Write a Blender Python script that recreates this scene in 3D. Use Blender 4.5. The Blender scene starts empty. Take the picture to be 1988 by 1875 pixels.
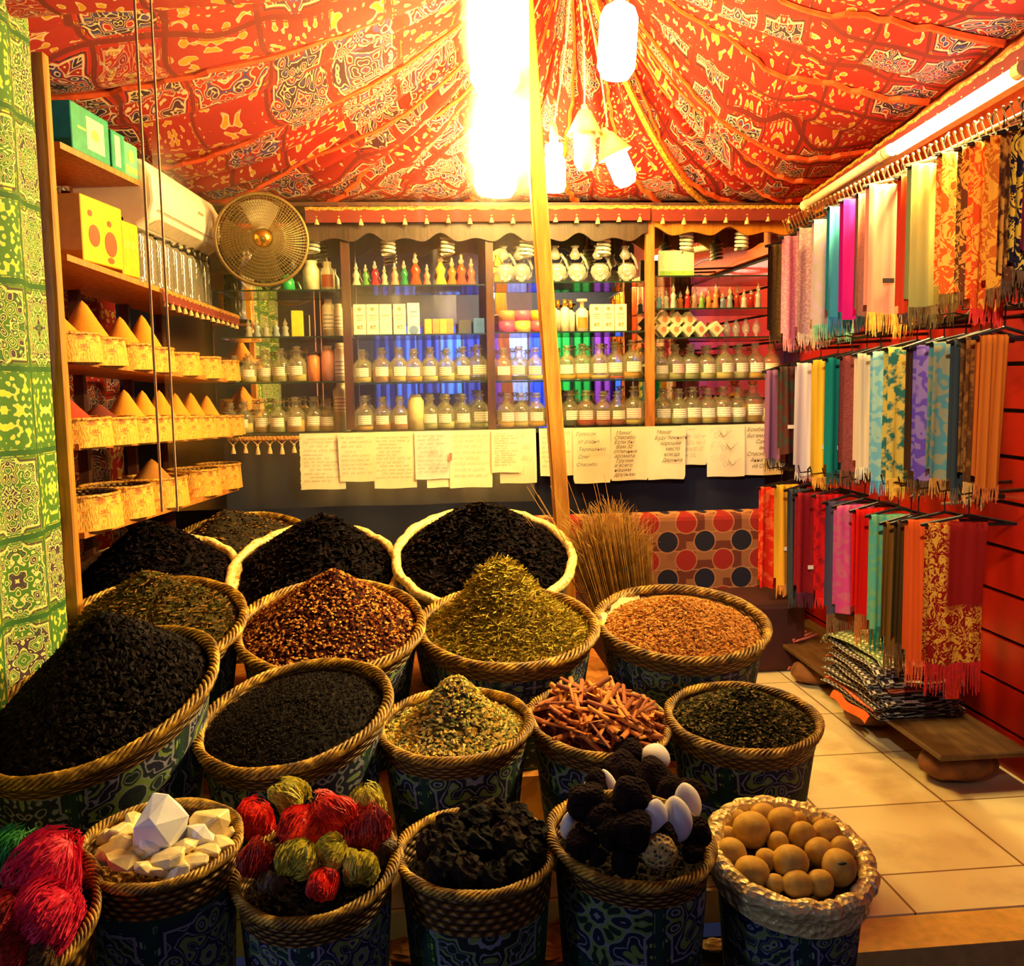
import bpy, math, random
import numpy as np
from mathutils import Vector, Matrix
R = random.Random(7)
sc = bpy.context.scene
COL = sc.collection
# ------------------------------------------------------------------ camera
FPX, IW, IH = 1900.0, 1988.0, 1875.0
CAM = Vector((0.0, 0.0, 1.5))
_d = Vector(((800-994)/FPX, -(740-937.5)/FPX, -1)).normalized()      # world +Y seen from the camera
_u = Vector((-268, 17000, FPX)); _u = (_u - _d*_u.dot(_d)).normalized()  # world +Z seen from the camera
_x = _d.cross(_u)                                                     # world +X
ROT = Matrix((_x, _d, _u))                                            # camera -> world
cam = bpy.data.objects.new('camera', bpy.data.cameras.new('camera'))
COL.objects.link(cam); sc.camera = cam
cam.data.sensor_fit = 'HORIZONTAL'; cam.data.sensor_width = 36; cam.data.lens = FPX/IW*36
cam.data.clip_start = .05
cam.matrix_world = Matrix.Translation(CAM) @ ROT.to_4x4()
def ray(px, py): return ROT @ Vector(((px-994)/FPX, -(py-937.5)/FPX, -1))
def PY(px, py, y):                       # point of the line of sight at depth y
    r = ray(px, py); return CAM + r*(y/r.y)
def PZ(px, py, z):                       # point of the line of sight at height z
    r = ray(px, py); return CAM + r*((z-CAM.z)/r.z)
def PX(px, py, x):
    r = ray(px, py); return CAM + r*(x/r.x)
# ------------------------------------------------------------------ world, lights, exposure
w = bpy.data.worlds.new('world'); sc.world = w; w.use_nodes = True
w.node_tree.nodes['Background'].inputs[0].default_value = (.10, .12, .30, 1)
w.node_tree.nodes['Background'].inputs[1].default_value = .05
sc.view_settings.view_transform = 'Standard'; sc.view_settings.look = 'None'
sc.view_settings.exposure = 1.25; sc.view_settings.gamma = 1
sc.cycles.max_bounces = 6; sc.cycles.diffuse_bounces = 2; sc.cycles.glossy_bounces = 4
sc.cycles.transmission_bounces = 5; sc.cycles.transparent_max_bounces = 16
sc.cycles.caustics_reflective = False; sc.cycles.caustics_refractive = False
sc.cycles.sample_clamp_indirect = 6; sc.cycles.use_denoising = True
WARM = (1, .56, .20)
def lamp(name, loc, power, color, radius=.05, kind='POINT', rot=None, size=None):
    l = bpy.data.lights.new(name, kind); l.energy = power; l.color = color
    if kind == 'AREA':
        l.shape = 'RECTANGLE'; l.size, l.size_y = size
    else: l.shadow_soft_size = radius
    o = bpy.data.objects.new(name, l); COL.objects.link(o); o.location = loc
    if rot: o.rotation_euler = rot
    return o
def aim(o, tgt): o.rotation_euler = (Vector(tgt)-o.location).to_track_quat('-Z', 'Y').to_euler()
# street side lamps (light of the market lane behind the photographer)
lamp('street_lamp_light', (-2.5, 1.0, 1.35), 20, (.45, .6, 1.0), .12)
lamp('lane_lamp_light', (1.0, -1.0, 2.6), 9, (1, .72, .42), .1)
# the tube lamp's light along the right wall and the front of the stall
_t = lamp('tube_light', (1.93, 3.45, 2.40), 50, (1, .74, .26), kind='AREA', size=(.05, .95)); _t.rotation_euler = (0, math.radians(48), 0); _t.data.spread = math.radians(125)
_s = lamp('lane_spot_light', (.1, .2, 2.7), 200, (1, .84, .62), .06, kind='SPOT'); _s.data.spot_size = math.radians(36); _s.data.spot_blend = .8; aim(_s, (1.95, 3.7, 1.25))  # unseen fill spot, added to brighten the fronts of the right-wall scarves
EMIT = 60.0
# ------------------------------------------------------------------ colour, node and mesh helpers
def hx(s):
    s = s.lstrip('#'); v = [int(s[i:i+2], 16)/255 for i in (0, 2, 4)]
    return tuple(((c+.055)/1.055)**2.4 if c > .04045 else c/12.92 for c in v)
class G:                                  # small node-tree writer
    def __init__(s, name, rough=.6, metal=0.0, spec=None):
        s.m = bpy.data.materials.new(name); s.m.use_nodes = True; s.nt = s.m.node_tree; s.n = s.nt.nodes
        s.b = s.n['Principled BSDF']; s.b.inputs['Roughness'].default_value = rough; s.b.inputs['Metallic'].default_value = metal
        if spec is not None: s.b.inputs['Specular IOR Level'].default_value = spec
    def put(s, sock, v):
        if isinstance(v, E): s.nt.links.new(v.o, sock)
        elif isinstance(v, (tuple, list)):
            sock.default_value = (*v, 1) if len(v) == 3 and len(sock.default_value) == 4 else v
        else: sock.default_value = v
    def math(s, op, *a):
        n = s.n.new('ShaderNodeMath'); n.operation = op
        for i, v in enumerate(a): s.put(n.inputs[i], v)
        return E(s, n.outputs[0])
    def coord(s, k='Object'):
        n = s.n.new('ShaderNodeTexCoord'); return E(s, n.outputs[k])
    def sep(s, v):
        n = s.n.new('ShaderNodeSeparateXYZ'); s.put(n.inputs[0], v); return [E(s, o) for o in n.outputs]
    def vec(s, x, y, z=0.0):
        n = s.n.new('ShaderNodeCombineXYZ')
        for i, v in enumerate((x, y, z)): s.put(n.inputs[i], v)
        return E(s, n.outputs[0])
    def noise(s, v, scale, detail=2.0, rough=.5, dist=0.0):
        n = s.n.new('ShaderNodeTexNoise'); s.put(n.inputs['Vector'], v); n.inputs['Scale'].default_value = scale
        n.inputs['Detail'].default_value = detail; n.inputs['Roughness'].default_value = rough; n.inputs['Distortion'].default_value = dist
        return E(s, n.outputs['Fac'])
    def vor(s, v, scale, feat='F1', out='Distance', rnd=1.0):
        n = s.n.new('ShaderNodeTexVoronoi'); n.feature = feat; s.put(n.inputs['Vector'], v); n.inputs['Scale'].default_value = scale
        n.inputs['Randomness'].default_value = rnd
        return E(s, n.outputs[out])
    def white(s, v):
        n = s.n.new('ShaderNodeTexWhiteNoise'); s.put(n.inputs['Vector'], v); return E(s, n.outputs['Value'])
    def mix(s, f, a, b):
        n = s.n.new('ShaderNodeMix'); n.data_type = 'RGBA'; s.put(n.inputs[0], f); s.put(n.inputs[6], a); s.put(n.inputs[7], b)
        return E(s, n.outputs[2])
    def step(s, v, e, w=.02):             # 0 below e, 1 above, soft edge w
        n = s.n.new('ShaderNodeMapRange'); s.put(n.inputs[0], v); n.inputs[1].default_value = e-w; n.inputs[2].default_value = e+w
        return E(s, n.outputs[0])
    def ramp(s, f, stops):
        n = s.n.new('ShaderNodeValToRGB'); s.put(n.inputs[0], f); el = n.color_ramp.elements
        while len(el) < len(stops): el.new(1)
        for e, (p, c) in zip(el, stops): e.position = p; e.color = (*c, 1)
        return E(s, n.outputs[0])
    def bump(s, h, strength=.5, dist=.01):
        n = s.n.new('ShaderNodeBump'); s.put(n.inputs['Height'], h); n.inputs['Strength'].default_value = strength
        n.inputs['Distance'].default_value = dist; s.nt.links.new(n.outputs[0], s.b.inputs['Normal'])
    def color(s, c): s.put(s.b.inputs['Base Color'], c); return s
class E:
    def __init__(s, g, o): s.g, s.o = g, o
    def __add__(s, v): return s.g.math('ADD', s, v)
    __radd__ = __add__
    def __sub__(s, v): return s.g.math('SUBTRACT', s, v)
    def __rsub__(s, v): return s.g.math('SUBTRACT', v, s)
    def __mul__(s, v): return s.g.math('MULTIPLY', s, v)
    __rmul__ = __mul__
    def __truediv__(s, v): return s.g.math('DIVIDE', s, v)
    def fr(s): return s.g.math('FRACT', s)
    def fl(s): return s.g.math('FLOOR', s)
    def ab(s): return s.g.math('ABSOLUTE', s)
    def sin(s): return s.g.math('SINE', s)
    def mx(s, v): return s.g.math('MAXIMUM', s, v)
    def mn(s, v): return s.g.math('MINIMUM', s, v)
    def lt(s, v): return s.g.math('LESS_THAN', s, v)
    def gt(s, v): return s.g.math('GREATER_THAN', s, v)
_mc = {}
def plain(name, c, rough=.6, metal=0.0, var=.15, scale=30, bump=0.0, emit=None, spec=None):
    if name in _mc: return _mc[name]
    g = G(name, rough, metal, spec); n = g.noise(g.coord(), scale, 4)
    d = tuple(x*(1-var) for x in c); l = tuple(min(1, x*(1+var)) for x in c)
    g.color(g.ramp(n, [(.3, d), (.7, l)]))
    if bump: g.bump(n, bump, .01)
    if emit:
        g.put(g.b.inputs['Emission Color'], c); g.b.inputs['Emission Strength'].default_value = emit
    _mc[name] = g.m; return g.m
def glassy(name, c, alpha=.75, rough=.03, dc=None, fk=.8):
    if name in _mc: return _mc[name]
    g = G(name, rough); n = g.n
    t = n.new('ShaderNodeBsdfTransparent'); t.inputs[0].default_value = (*c, 1)
    gl = n.new('ShaderNodeBsdfGlossy'); gl.inputs['Roughness'].default_value = rough; gl.inputs[0].default_value = (1, 1, 1, 1)
    fr = n.new('ShaderNodeLayerWeight'); fr.inputs[0].default_value = .35
    f = E(g, fr.outputs['Fresnel'])*fk + .05
    m1 = n.new('ShaderNodeMixShader'); g.put(m1.inputs[0], f); g.nt.links.new(t.outputs[0], m1.inputs[1]); g.nt.links.new(gl.outputs[0], m1.inputs[2])
    df = n.new('ShaderNodeBsdfDiffuse'); df.inputs[0].default_value = (*(dc or c), 1)
    m2 = n.new('ShaderNodeMixShader'); m2.inputs[0].default_value = 1-alpha
    g.nt.links.new(m1.outputs[0], m2.inputs[1]); g.nt.links.new(df.outputs[0], m2.inputs[2])
    g.nt.links.new(m2.outputs[0], n['Material Output'].inputs[0])
    _mc[name] = g.m; return g.m
class MB:                                 # one mesh under construction
    def __init__(s): s.v = []; s.f = []; s.uv = {}; s.mi = []
    def add(s, vs, fs, uvs=None, mi=0):
        b = len(s.v); s.v.extend([tuple(p) for p in vs])
        for k, f in enumerate(fs):
            if uvs is not None: s.uv[len(s.f)] = [uvs[i] for i in f]
            s.f.append(tuple(i+b for i in f)); s.mi.append(mi)
        return s
    def box(s, a, b, mi=0):
        x0, y0, z0 = a; x1, y1, z1 = b
        v = [(x, y, z) for z in (z0, z1) for y in (y0, y1) for x in (x0, x1)]
        return s.add(v, [(0, 2, 3, 1), (4, 5, 7, 6), (0, 1, 5, 4), (2, 6, 7, 3), (0, 4, 6, 2), (1, 3, 7, 5)], mi=mi)
    def bar(s, p, q, w=.01, h=None, mi=0):   # square bar between two points
        return s.tube([p, q], [w/2, w/2] , 4, mi=mi)
    def tube(s, path, r, n=8, cap=True, mi=0, closed=False):
        P = [Vector(p) for p in path]; m = len(P)
        if not isinstance(r, (list, tuple)): r = [r]*m
        up = Vector((0, 0, 1)); vs = []
        for i, p in enumerate(P):
            t = (P[(i+1) % m] - P[i-1]) if closed or 0 < i < m-1 else (P[1]-P[0] if i == 0 else P[-1]-P[-2])
            if t.length < 1e-9: t = Vector((0, 0, 1))
            t.normalize(); a = t.cross(up)
            if a.length < .05: a = t.cross(Vector((1, 0, 0)))
            a.normalize(); b = t.cross(a)
            for k in range(n):
                th = 2*math.pi*(k+.5)/n; vs.append(p + (a*math.cos(th)+b*math.sin(th))*r[i])
        fs = []
        for i in range(m if closed else m-1):
            j = (i+1) % m
            for k in range(n): l = (k+1) % n; fs.append((i*n+k, i*n+l, j*n+l, j*n+k))
        if cap and not closed: fs += [tuple(range(n))[::-1], tuple((m-1)*n+k for k in range(n))]
        return s.add(vs, fs, mi=mi)
    def lathe(s, prof, n=20, c=(0, 0, 0), mi=0, a0=0, a1=2*math.pi, uv=False):
        full = abs(a1-a0-2*math.pi) < 1e-6; m = n if full else n+1; vs = []; uvs = []
        for (r, z) in prof:
            for k in range(m):
                t = a0+(a1-a0)*k/n; vs.append((c[0]+r*math.cos(t), c[1]+r*math.sin(t), c[2]+z))
        fs = []; L = len(prof)
        for i in range(L-1):
            for k in range(n):
                l = (k+1) % m; fs.append((i*m+k, i*m+l, (i+1)*m+l, (i+1)*m+k))
        return s.add(vs, fs, mi=mi)
    def grid(s, fn, nu, nv, uvfn=None, mi=0, cu=False):
        vs = []; uvs = []
        for j in range(nv+1):
            for i in range(nu+1):
                u, v = i/nu, j/nv; vs.append(fn(u, v)); uvs.append(uvfn(u, v) if uvfn else (u, v))
        fs = [(j*(nu+1)+i, j*(nu+1)+i+1, (j+1)*(nu+1)+i+1, (j+1)*(nu+1)+i) for j in range(nv) for i in range(nu)]
        return s.add(vs, fs, uvs, mi)
    def ball(s, c, r, n=12, m=8, fn=None, sc_=(1, 1, 1), mi=0):
        vs = [None]*(0); c = Vector(c)
        for j in range(m+1):
            ph = math.pi*j/m
            for i in range(n):
                th = 2*math.pi*i/n; d = Vector((math.sin(ph)*math.cos(th), math.sin(ph)*math.sin(th), math.cos(ph)))
                k = r*(fn(d) if fn else 1); vs.append((c.x+d.x*k*sc_[0], c.y+d.y*k*sc_[1], c.z+d.z*k*sc_[2]))
        fs = [(j*n+i, (j+1)*n+i, (j+1)*n+(i+1) % n, j*n+(i+1) % n) for j in range(m) for i in range(n)]
        return s.add(vs, fs, mi=mi)
def tags(o, label=None, cat=None, group=None, kind=None):
    if label: o['label'] = label
    if cat: o['category'] = cat
    if group: o['group'] = group
    if kind: o['kind'] = kind
    return o
def ob(name, mb, mats, parent=None, label=None, cat=None, group=None, kind=None, smooth=False, loc=None, rot=None):
    me = bpy.data.meshes.new(name); me.from_pydata(mb.v, [], mb.f)
    if not isinstance(mats, (list, tuple)): mats = [mats]
    for m in mats: me.materials.append(m)
    if len(mats) > 1: me.polygons.foreach_set('material_index', mb.mi)
    if mb.uv:
        uvl = me.uv_layers.new(name='UVMap'); buf = np.zeros(len(me.loops)*2); k = 0
        for i, f in enumerate(mb.f):
            u = mb.uv.get(i)
            for j in range(len(f)):
                if u: buf[k] = u[j][0]; buf[k+1] = u[j][1]
                k += 2
        uvl.data.foreach_set('uv', buf)
    if smooth: me.polygons.foreach_set('use_smooth', [True]*len(me.polygons))
    me.validate(); me.update()
    o = bpy.data.objects.new(name, me); COL.objects.link(o)
    if parent: o.parent = parent
    if loc is not None: o.location = loc
    if rot is not None: o.rotation_euler = rot
    return tags(o, label, cat, group, kind)
def root(name, loc, label, cat, group=None, rot=None):
    o = bpy.data.objects.new(name, None); COL.objects.link(o); o.location = loc; o.empty_display_size = .05
    if rot: o.rotation_euler = rot
    return tags(o, label, cat, group)
def copy_tree(o, loc=None, label=None, rot=None, parent=None):
    c = o.copy(); COL.objects.link(c); c.parent = parent
    if loc is not None: c.location = loc
    if rot is not None: c.rotation_euler = rot
    if label: c['label'] = label
    for ch in list(o.children): copy_tree(ch, parent=c)
    return c
ORD = ['first', 'second', 'third', 'fourth', 'fifth', 'sixth', 'seventh', 'eighth', 'ninth', 'tenth', 'eleventh', 'twelfth', 'thirteenth',
       'fourteenth', 'fifteenth', 'sixteenth', 'seventeenth', 'eighteenth', 'nineteenth', 'twentieth']
# ------------------------------------------------------------------ patterned applique cloth
def applique(name, base, base2, line, dark, acc, acc2, cell=.34, freq=7.0, rough=.8, bandc=None, uv=True, k=3.2, warp=.10, pl=.52, lw=.13, bt=.60):
    g = G(name, rough); U = g.sep(g.coord('UV' if uv else 'Object'))
    u, v = U[0], U[1]
    wp = g.noise(g.vec(u, v), 2.2, 1); wq = g.noise(g.vec(v+3, u), 2.6, 1)
    a, b = (u+(wp-.5)*warp)/cell, (v+(wq-.5)*warp)/cell
    ia, ib = a.fl(), b.fl(); idv = g.white(g.vec(ia, ib, 1.7)); id2 = g.white(g.vec(ib, ia, 5.1))
    mu, mv = ((a.fr()-.5)*2).ab(), ((b.fr()-.5)*2).ab()
    hi, lo = mu.mx(mv), mu.mn(mv)
    star = hi.mn((mu+mv)*.72)
    n = g.noise(g.vec(hi*1.0, lo*1.0, idv*9), k, .6, .4)
    line1 = 1-g.step((((n*freq).fr())-.5).ab(), lw, .03)
    n2 = g.noise(g.vec(mu, mv, id2*7+3), k*1.5, .3, .4)
    blob = g.step(n2, bt, .012)
    curl = 1-g.step((n2-bt).ab(), .028, .008)
    inner = g.mix(g.step(n, .5, .01), dark, base2)
    inner = g.mix(g.step((n*freq*.5).fr(), .72, .02), inner, acc2)
    inner = g.mix(line1, inner, line)
    outer = g.mix(blob, base, acc); outer = g.mix(curl, outer, dark)
    plainc = g.step(idv, pl, .01)
    outer2 = g.mix(blob, base2, acc); outer2 = g.mix(curl*.9, outer2, line)
    body = g.mix(1-g.step(star, .74, .008), outer, inner)
    body = g.mix(1-g.step((star-.76).ab(), .022, .006), body, line)
    body = g.mix(1-g.step((star-.82).ab(), .018, .006), body, dark)
    body = g.mix(plainc, body, outer2)
    body = g.mix(g.step(hi, .93, .01), body, bandc or dark)
    body = g.mix(1-g.step((hi-.90).ab(), .016, .006), body, base2)
    f = g.noise(g.coord('Object'), 140, 2)
    g.color(g.mix(f*.25, body, tuple(x*.5 for x in base2))); g.bump(f, .15, .004)
    return g
RED = applique('red_applique_cloth', hx('c01e04'), hx('a01004'), hx('e0bc98'), hx('180c28'), hx('c89010'), hx('1c3478'), .30, 8, bandc=hx('6a0c06'), warp=.22, bt=.645)
GRN = applique('green_applique_cloth', hx('5c7418'), hx('3c6c10'), hx('d8cc80'), hx('3a1834'), hx('d8c82c'), hx('2c6a20'), .26, 9, bandc=hx('145010'), k=4.6, warp=.04, pl=.8, lw=.16)
GRN_B = [applique('bucket_cloth_%s' % nm, hx(b), hx(b2), hx('908c98'), hx(dk), hx(ac), hx('7a9040'), cl, fq, bandc=hx('0a3426'), k=kk, warp=.06, pl=.82, lw=.10) for nm, b, b2, dk, ac, cl, fq, kk in (
    ('teal', '072c20', '08221a', '0c0830', '94ac48', .30, 6, 3.0), ('leaf', '3c7818', '06281e', '061810', '88b040', .34, 7, 3.6),
    ('navy', '08262a', '082c34', '0c083c', '84ac88', .27, 6, 3.4))]
# ------------------------------------------------------------------ room shell
g = G('cream_floor_tile', .28); p = g.sep(g.coord()); T = .46
tx, ty = ((p[0]+.02)/T).fr(), ((p[1]+.08)/T).fr()
edge = (tx.mn(1-tx)).mn(ty.mn(1-ty)); idn = g.white(g.vec(((p[0]+.02)/T).fl(), ((p[1]+.08)/T).fl()))
dirt = g.noise(g.coord(), 2.2, 5, .65)
c = g.mix(idn*.25, hx('fae6b0'), hx('f0d48c')); c = g.mix(g.step(dirt, .62, .12)*.55, c, hx('a87c40'))
g.color(g.mix(1-g.step(edge, .008, .004), c, hx('8a5c28'))); FLOOR = g.m
FY1, FY2 = PZ(1800, 1770, 0).y, PZ(1800, 1836, 0).y
ob('floor', MB().box((-1.6, 2.66, -.1), (1.03, 5.75, 0)).box((1.0301, FY1, -.1), (2.3, 5.75, 0)), FLOOR, kind='structure')
ob('trim_1', MB().box((1.0301, FY2, -.1), (2.3, FY1-.004, -.004)), plain('threshold_tile', hx('e8b860'), .4), kind='structure')
ob('ground', MB().box((-5, -5, -.3), (1.03, 2.655, -.14)).box((1.0301, -5, -.3), (5, FY2-.002, -.14)), plain('dark_pavement', hx('1c120a'), .8, var=.5, scale=9, bump=.3), kind='structure')
g = G('red_slat_panel', .35); n = g.noise(g.coord(), 3, 4); g.color(g.ramp(n, [(.3, hx('941002')), (.7, hx('b01c04'))])); RWALL = g.m
mb = MB(); SL = .172
for i in range(13):
    z = -.02+i*SL; mb.box((2.20, 1.6, max(0, z+.008)), (2.26, 5.75, z+SL-.008))
ob('wall_right', mb.box((2.225, 1.6, 0), (2.3, 5.75, 2.24), 1).box((2.19, 1.6, 2.24), (2.3, 5.75, 3.0), 2),
   [RWALL, plain('groove_black', hx('140806'), .8), plain('orange_paint', hx('d86010'), .6)], kind='structure')
ob('wall_back', MB().box((-1.8, 5.62, -.02), (2.3, 5.75, 3.4)), plain('navy_cloth_wall', hx('0b0c24'), .9), kind='structure')
ob('wall_left', MB().grid(lambda u, v: (-1.62+.015*math.sin(u*60), 3.0+u*2.7, v*3.2), 80, 4, lambda u, v: (u*2.7, v*3.2)), RED.m, kind='structure')
# ------------------------------------------------------------------ tent canopy
AP = PY(1112, -150, 4.62)
x0, x1, y0, y1 = -1.38, 2.17, 2.1, 5.42
def zedge(x, y):
    f = (y1-y)/(y1-y0)
    return 2.47 + f*(.20+.16*(x-x0)/(x1-x0)) + .55*max(0, f-.62)/.38*(1-abs(2*(x-x0)/(x1-x0)-1)**2)
per = []
NS = 420
tot = 2*(x1-x0)+2*(y1-y0)
for i in range(NS+1):
    d = tot*i/NS
    if d <= y1-y0: q = (x0, y0+d)
    elif d <= y1-y0+x1-x0: q = (x0+d-(y1-y0), y1)
    elif d <= 2*(y1-y0)+x1-x0: q = (x1, y1-(d-(y1-y0)-(x1-x0)))
    else: q = (x1-(d-2*(y1-y0)-(x1-x0)), y0)
    per.append(q)
rf = random.Random(3)
knots = []; d = 0
while d < 1: knots.append(d); d += rf.uniform(.008, .028)
knots[-1] = 1.0
amps = [rf.uniform(.5, 1.3) for _ in knots]
def fold(s):
    s %= 1.0
    for i in range(len(knots)-1):
        if knots[i] <= s <= knots[i+1]:
            t = (s-knots[i])/(knots[i+1]-knots[i]); w_ = (knots[i+1]-knots[i])/.025
            return math.sin(math.pi*t)**.75*amps[i]*min(1.5, w_)
    return 0
def can(u, v):
    k = min(NS, int(round(u*NS))); x, y = per[k]; z = zedge(x, y)
    r = v
    h = AP.z - (AP.z-z)*(1-(1-r)**(1.75-.75*max(0, min(1, (AP.y-y)/1.2))))
    sag = -.105*fold(u)*(math.sin(math.pi*min(1, r*1.02))**.8+.12)
    wob = .02*math.sin(u*37+r*5)*r*(1-r)*4
    return (AP.x+(x-AP.x)*r, AP.y+(y-AP.y)*r, h+sag+wob)
cano = root('tent_canopy', AP, 'red and orange applique tent cloth gathered to a peak overhead', 'tent canopy')
mb = MB().grid(can, NS, 46, lambda u, v: (u*tot*1.0, v*2.4)); mb.v = [tuple(Vector(p)-AP) for p in mb.v]
o = ob('canopy_cloth', mb, RED.m, cano, smooth=True)
GOLDR = G('gold_braid', .5); _n = GOLDR.noise(GOLDR.coord(), 90, 2); GOLDR.color(GOLDR.ramp(_n, [(.35, hx('8a4c10')), (.65, hx('e0a038'))])); GOLDR.bump(_n, .6, .01)
mb = MB()                                  # stitched seams running from the peak down to the edge
for u0 in (.055, .125, .19, .25, .30, .36, .405, .44, .475, .505, .53, .56, .60, .64, .69):
    pth = [Vector(can(u0+.004*math.sin(j*.2), .06+.93*j/40))-AP-Vector((0, 0, .012)) for j in range(41)]
    mb.tube(pth, [.006+.01*j/40 for j in range(41)], 5)
ob('seam', mb, plain('red_seam_cloth', hx('d84c14'), .8, var=.35, scale=25), cano)
mb = MB()
u0 = .468; pth = [Vector(can(u0, .05+.94*j/40))-AP-Vector((0, 0, .03)) for j in range(41)]
mb.tube(pth, .017, 6); ob('rope_edge', mb, GOLDR.m, cano, label='twisted gold rope edging')
# fringe trims with tassels
def fringe_trim(p, q, label, n, h=.075, ts=.05):
    p, q = Vector(p), Vector(q); r = root('fringe_trim', p, label, 'trim', 'gold braid trims with tassels')
    dv = q-p
    mb = MB().grid(lambda u, v: dv*u+Vector((0, 0, -.02*v)), 60, 1, lambda u, v: (u, v))
    mb.tube([dv*(i/60)+Vector((0, 0, -.012+.004*math.sin(i*2))) for i in range(61)], .011, 6)
    ob('braid', mb, GOLDR.m, r)
    nrm = dv.cross(Vector((0, 0, 1))).normalized()*.012
    ob('backing_band', MB().grid(lambda u, v: dv*u+Vector((0, 0, -.005-h*v))+nrm*.5, 40, 1), plain('maroon_band', hx('701408'), .8), r)
    for i in range(n):
        c = dv*((i+.5)/n); m2 = MB(); l = ts*R.uniform(.85, 1.15); s_ = dv.length/n*.45; dn = dv.normalized()
        m2.tube([c-dn*s_+Vector((0, 0, -.018)), c+Vector((0, 0, -.045))], .003, 4); m2.tube([c+dn*s_+Vector((0, 0, -.018)), c+Vector((0, 0, -.045))], .003, 4)
        m2.lathe([(.001, 0), (.009, -.006), (.005, -.012), (.011, -l*.7), (.013, -l)], 8, c+Vector((0, 0, -.042)))
        ob('tassel', m2, plain('cream_tassel', hx('e0b070'), .8), r)
    return r
fringe_trim(PY(592, 402, 5.24), PY(1262, 398, 5.24), 'gold tasselled braid along the back header, left of the slim post', 16)
fringe_trim(PY(1266, 400, 5.24), PY(1552, 398, 5.2), 'short gold tasselled braid above the yellow header board', 7)
fringe_trim(PX(1562, 382, 2.05), PX(1995, 72, 2.05), 'gold tasselled braid sloping along the canopy edge over the tube lamps', 22)
# ------------------------------------------------------------------ posts
def woodmat(name, c1, c2):
    g = G(name, .5); p = g.sep(g.coord()); n = g.noise(g.vec(p[0]*9, p[1]*9, p[2]*.9), 5, 4, .6, .4)
    g.color(g.ramp(n, [(.3, c1), (.7, c2)])); g.bump(n, .2, .01); return g.m
WOODY = woodmat('yellow_wood', hx('9a5c18'), hx('c88a30')); WOODD = woodmat('dark_brown_wood', hx('2c1408'), hx('5a2c10'))
WOODO = woodmat('orange_wood', hx('8a4c14'), hx('d08030'))
def squarepole(name, a, b, wd, mat, label, cat='post', dp=None):
    a, b = Vector(a), Vector(b); mb = MB(); dp = dp or wd
    for k in range(12):
        pass
    vs = []
    for t in (0, .25, .5, .75, 1):
        c = (b-a)*t
        for sx, sy in ((-1, -1), (1, -1), (1, 1), (-1, 1)): vs.append(c+Vector((sx*wd/2, sy*dp/2, 0)))
    fs = [(i*4+k, i*4+(k+1) % 4, i*4+4+(k+1) % 4, i*4+4+k) for i in range(4) for k in range(4)]+[(3, 2, 1, 0), (16, 17, 18, 19)]
    mb.add(vs, fs)
    o = ob(name, mb, mat, label=label, cat=cat, loc=a); m = o.modifiers.new('b', 'BEVEL'); m.width = .006; return o
pt, pb = PY(1016, -30, 4.5), PY(1090, 1000, 4.5); dr = (pb-pt)/(pt.z-pb.z)
squarepole('tent_pole', pt+dr*(pt.z-0), pt, .072, WOODY, 'leaning yellow wooden pole standing in the middle of the stall')
# ------------------------------------------------------------------ lamps
BULB = plain('lit_bulb_glass', (1, .715, .20), emit=EMIT)
UNLIT = plain('unlit_bulb_glass', hx('e8e2cc'), .35)
SOCK = plain('cream_plastic', hx('f0e0b0'), .5)
def bulb(name, loc, rb, h, tilt, label, lit=True, shade=False, power=60, body=None):
    r = root(name, loc, label, 'lamp', 'lamps hanging from the peak', rot=tilt)   # origin at the cap, bulb hangs down
    ob('socket', MB().lathe([(.001, .05), (.012, .05), (.018, .03), (.022, -.01), (.02, -.035), (.001, -.035)], 14), SOCK, r, smooth=True)
    mb = MB()
    if lit == 'globe':
        mb.lathe([(.012, -.03), (rb*.75, -.045), (rb*.8, -h*.3), (rb*.68, -h*.36), (rb, -h*.45), (rb, -h*.9), (rb*.8, -h), (.001, -h*1.02)], 18)
    elif lit:
        mb.lathe([(.012, -.03), (rb*.8, -.06), (rb, -h*.3), (rb, -h*.85), (rb*.7, -h*.97), (.001, -h)], 18)
    else:
        mb.lathe([(.012, -.03), (rb*.9, -.05), (rb, -h*.3), (rb, -h*.85), (rb*.7, -h*.97), (.001, -h)], 18)
        for k in range(8): mb.lathe([(rb*.98, -h*.25-k*h*.075), (rb*1.07, -h*.27-k*h*.075), (rb*.98, -h*.29-k*h*.075)], 18)
    ob('bulb', mb, BULB if lit else UNLIT, r, smooth=True)
    if shade: ob('lamp_shade', MB().lathe([(.015, .03), (.03, .02), (.085, -.085), (.082, -.085), (.027, .012)], 20), plain('cream_lamp_shade', hx('f2d890'), .5), r, smooth=True)
    pts = [Vector((0, 0, .04))]; top = r.matrix_world.inverted() if False else None
    return r
def cord(p, q, sag=.04, r=.004, label=None):
    p, q = Vector(p), Vector(q)
    mb = MB().tube([(q-p)*(i/16)+Vector((math.sin(i/16*math.pi)*sag, 0, -math.sin(i/16*math.pi)*sag)) for i in range(17)], r, 6)
    return ob('lamp_cord', mb, plain('cream_cord', hx('ecdcb0'), .6), label=label, cat='cord', loc=p)
HUB = PY(1130, 20, 4.55)
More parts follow.
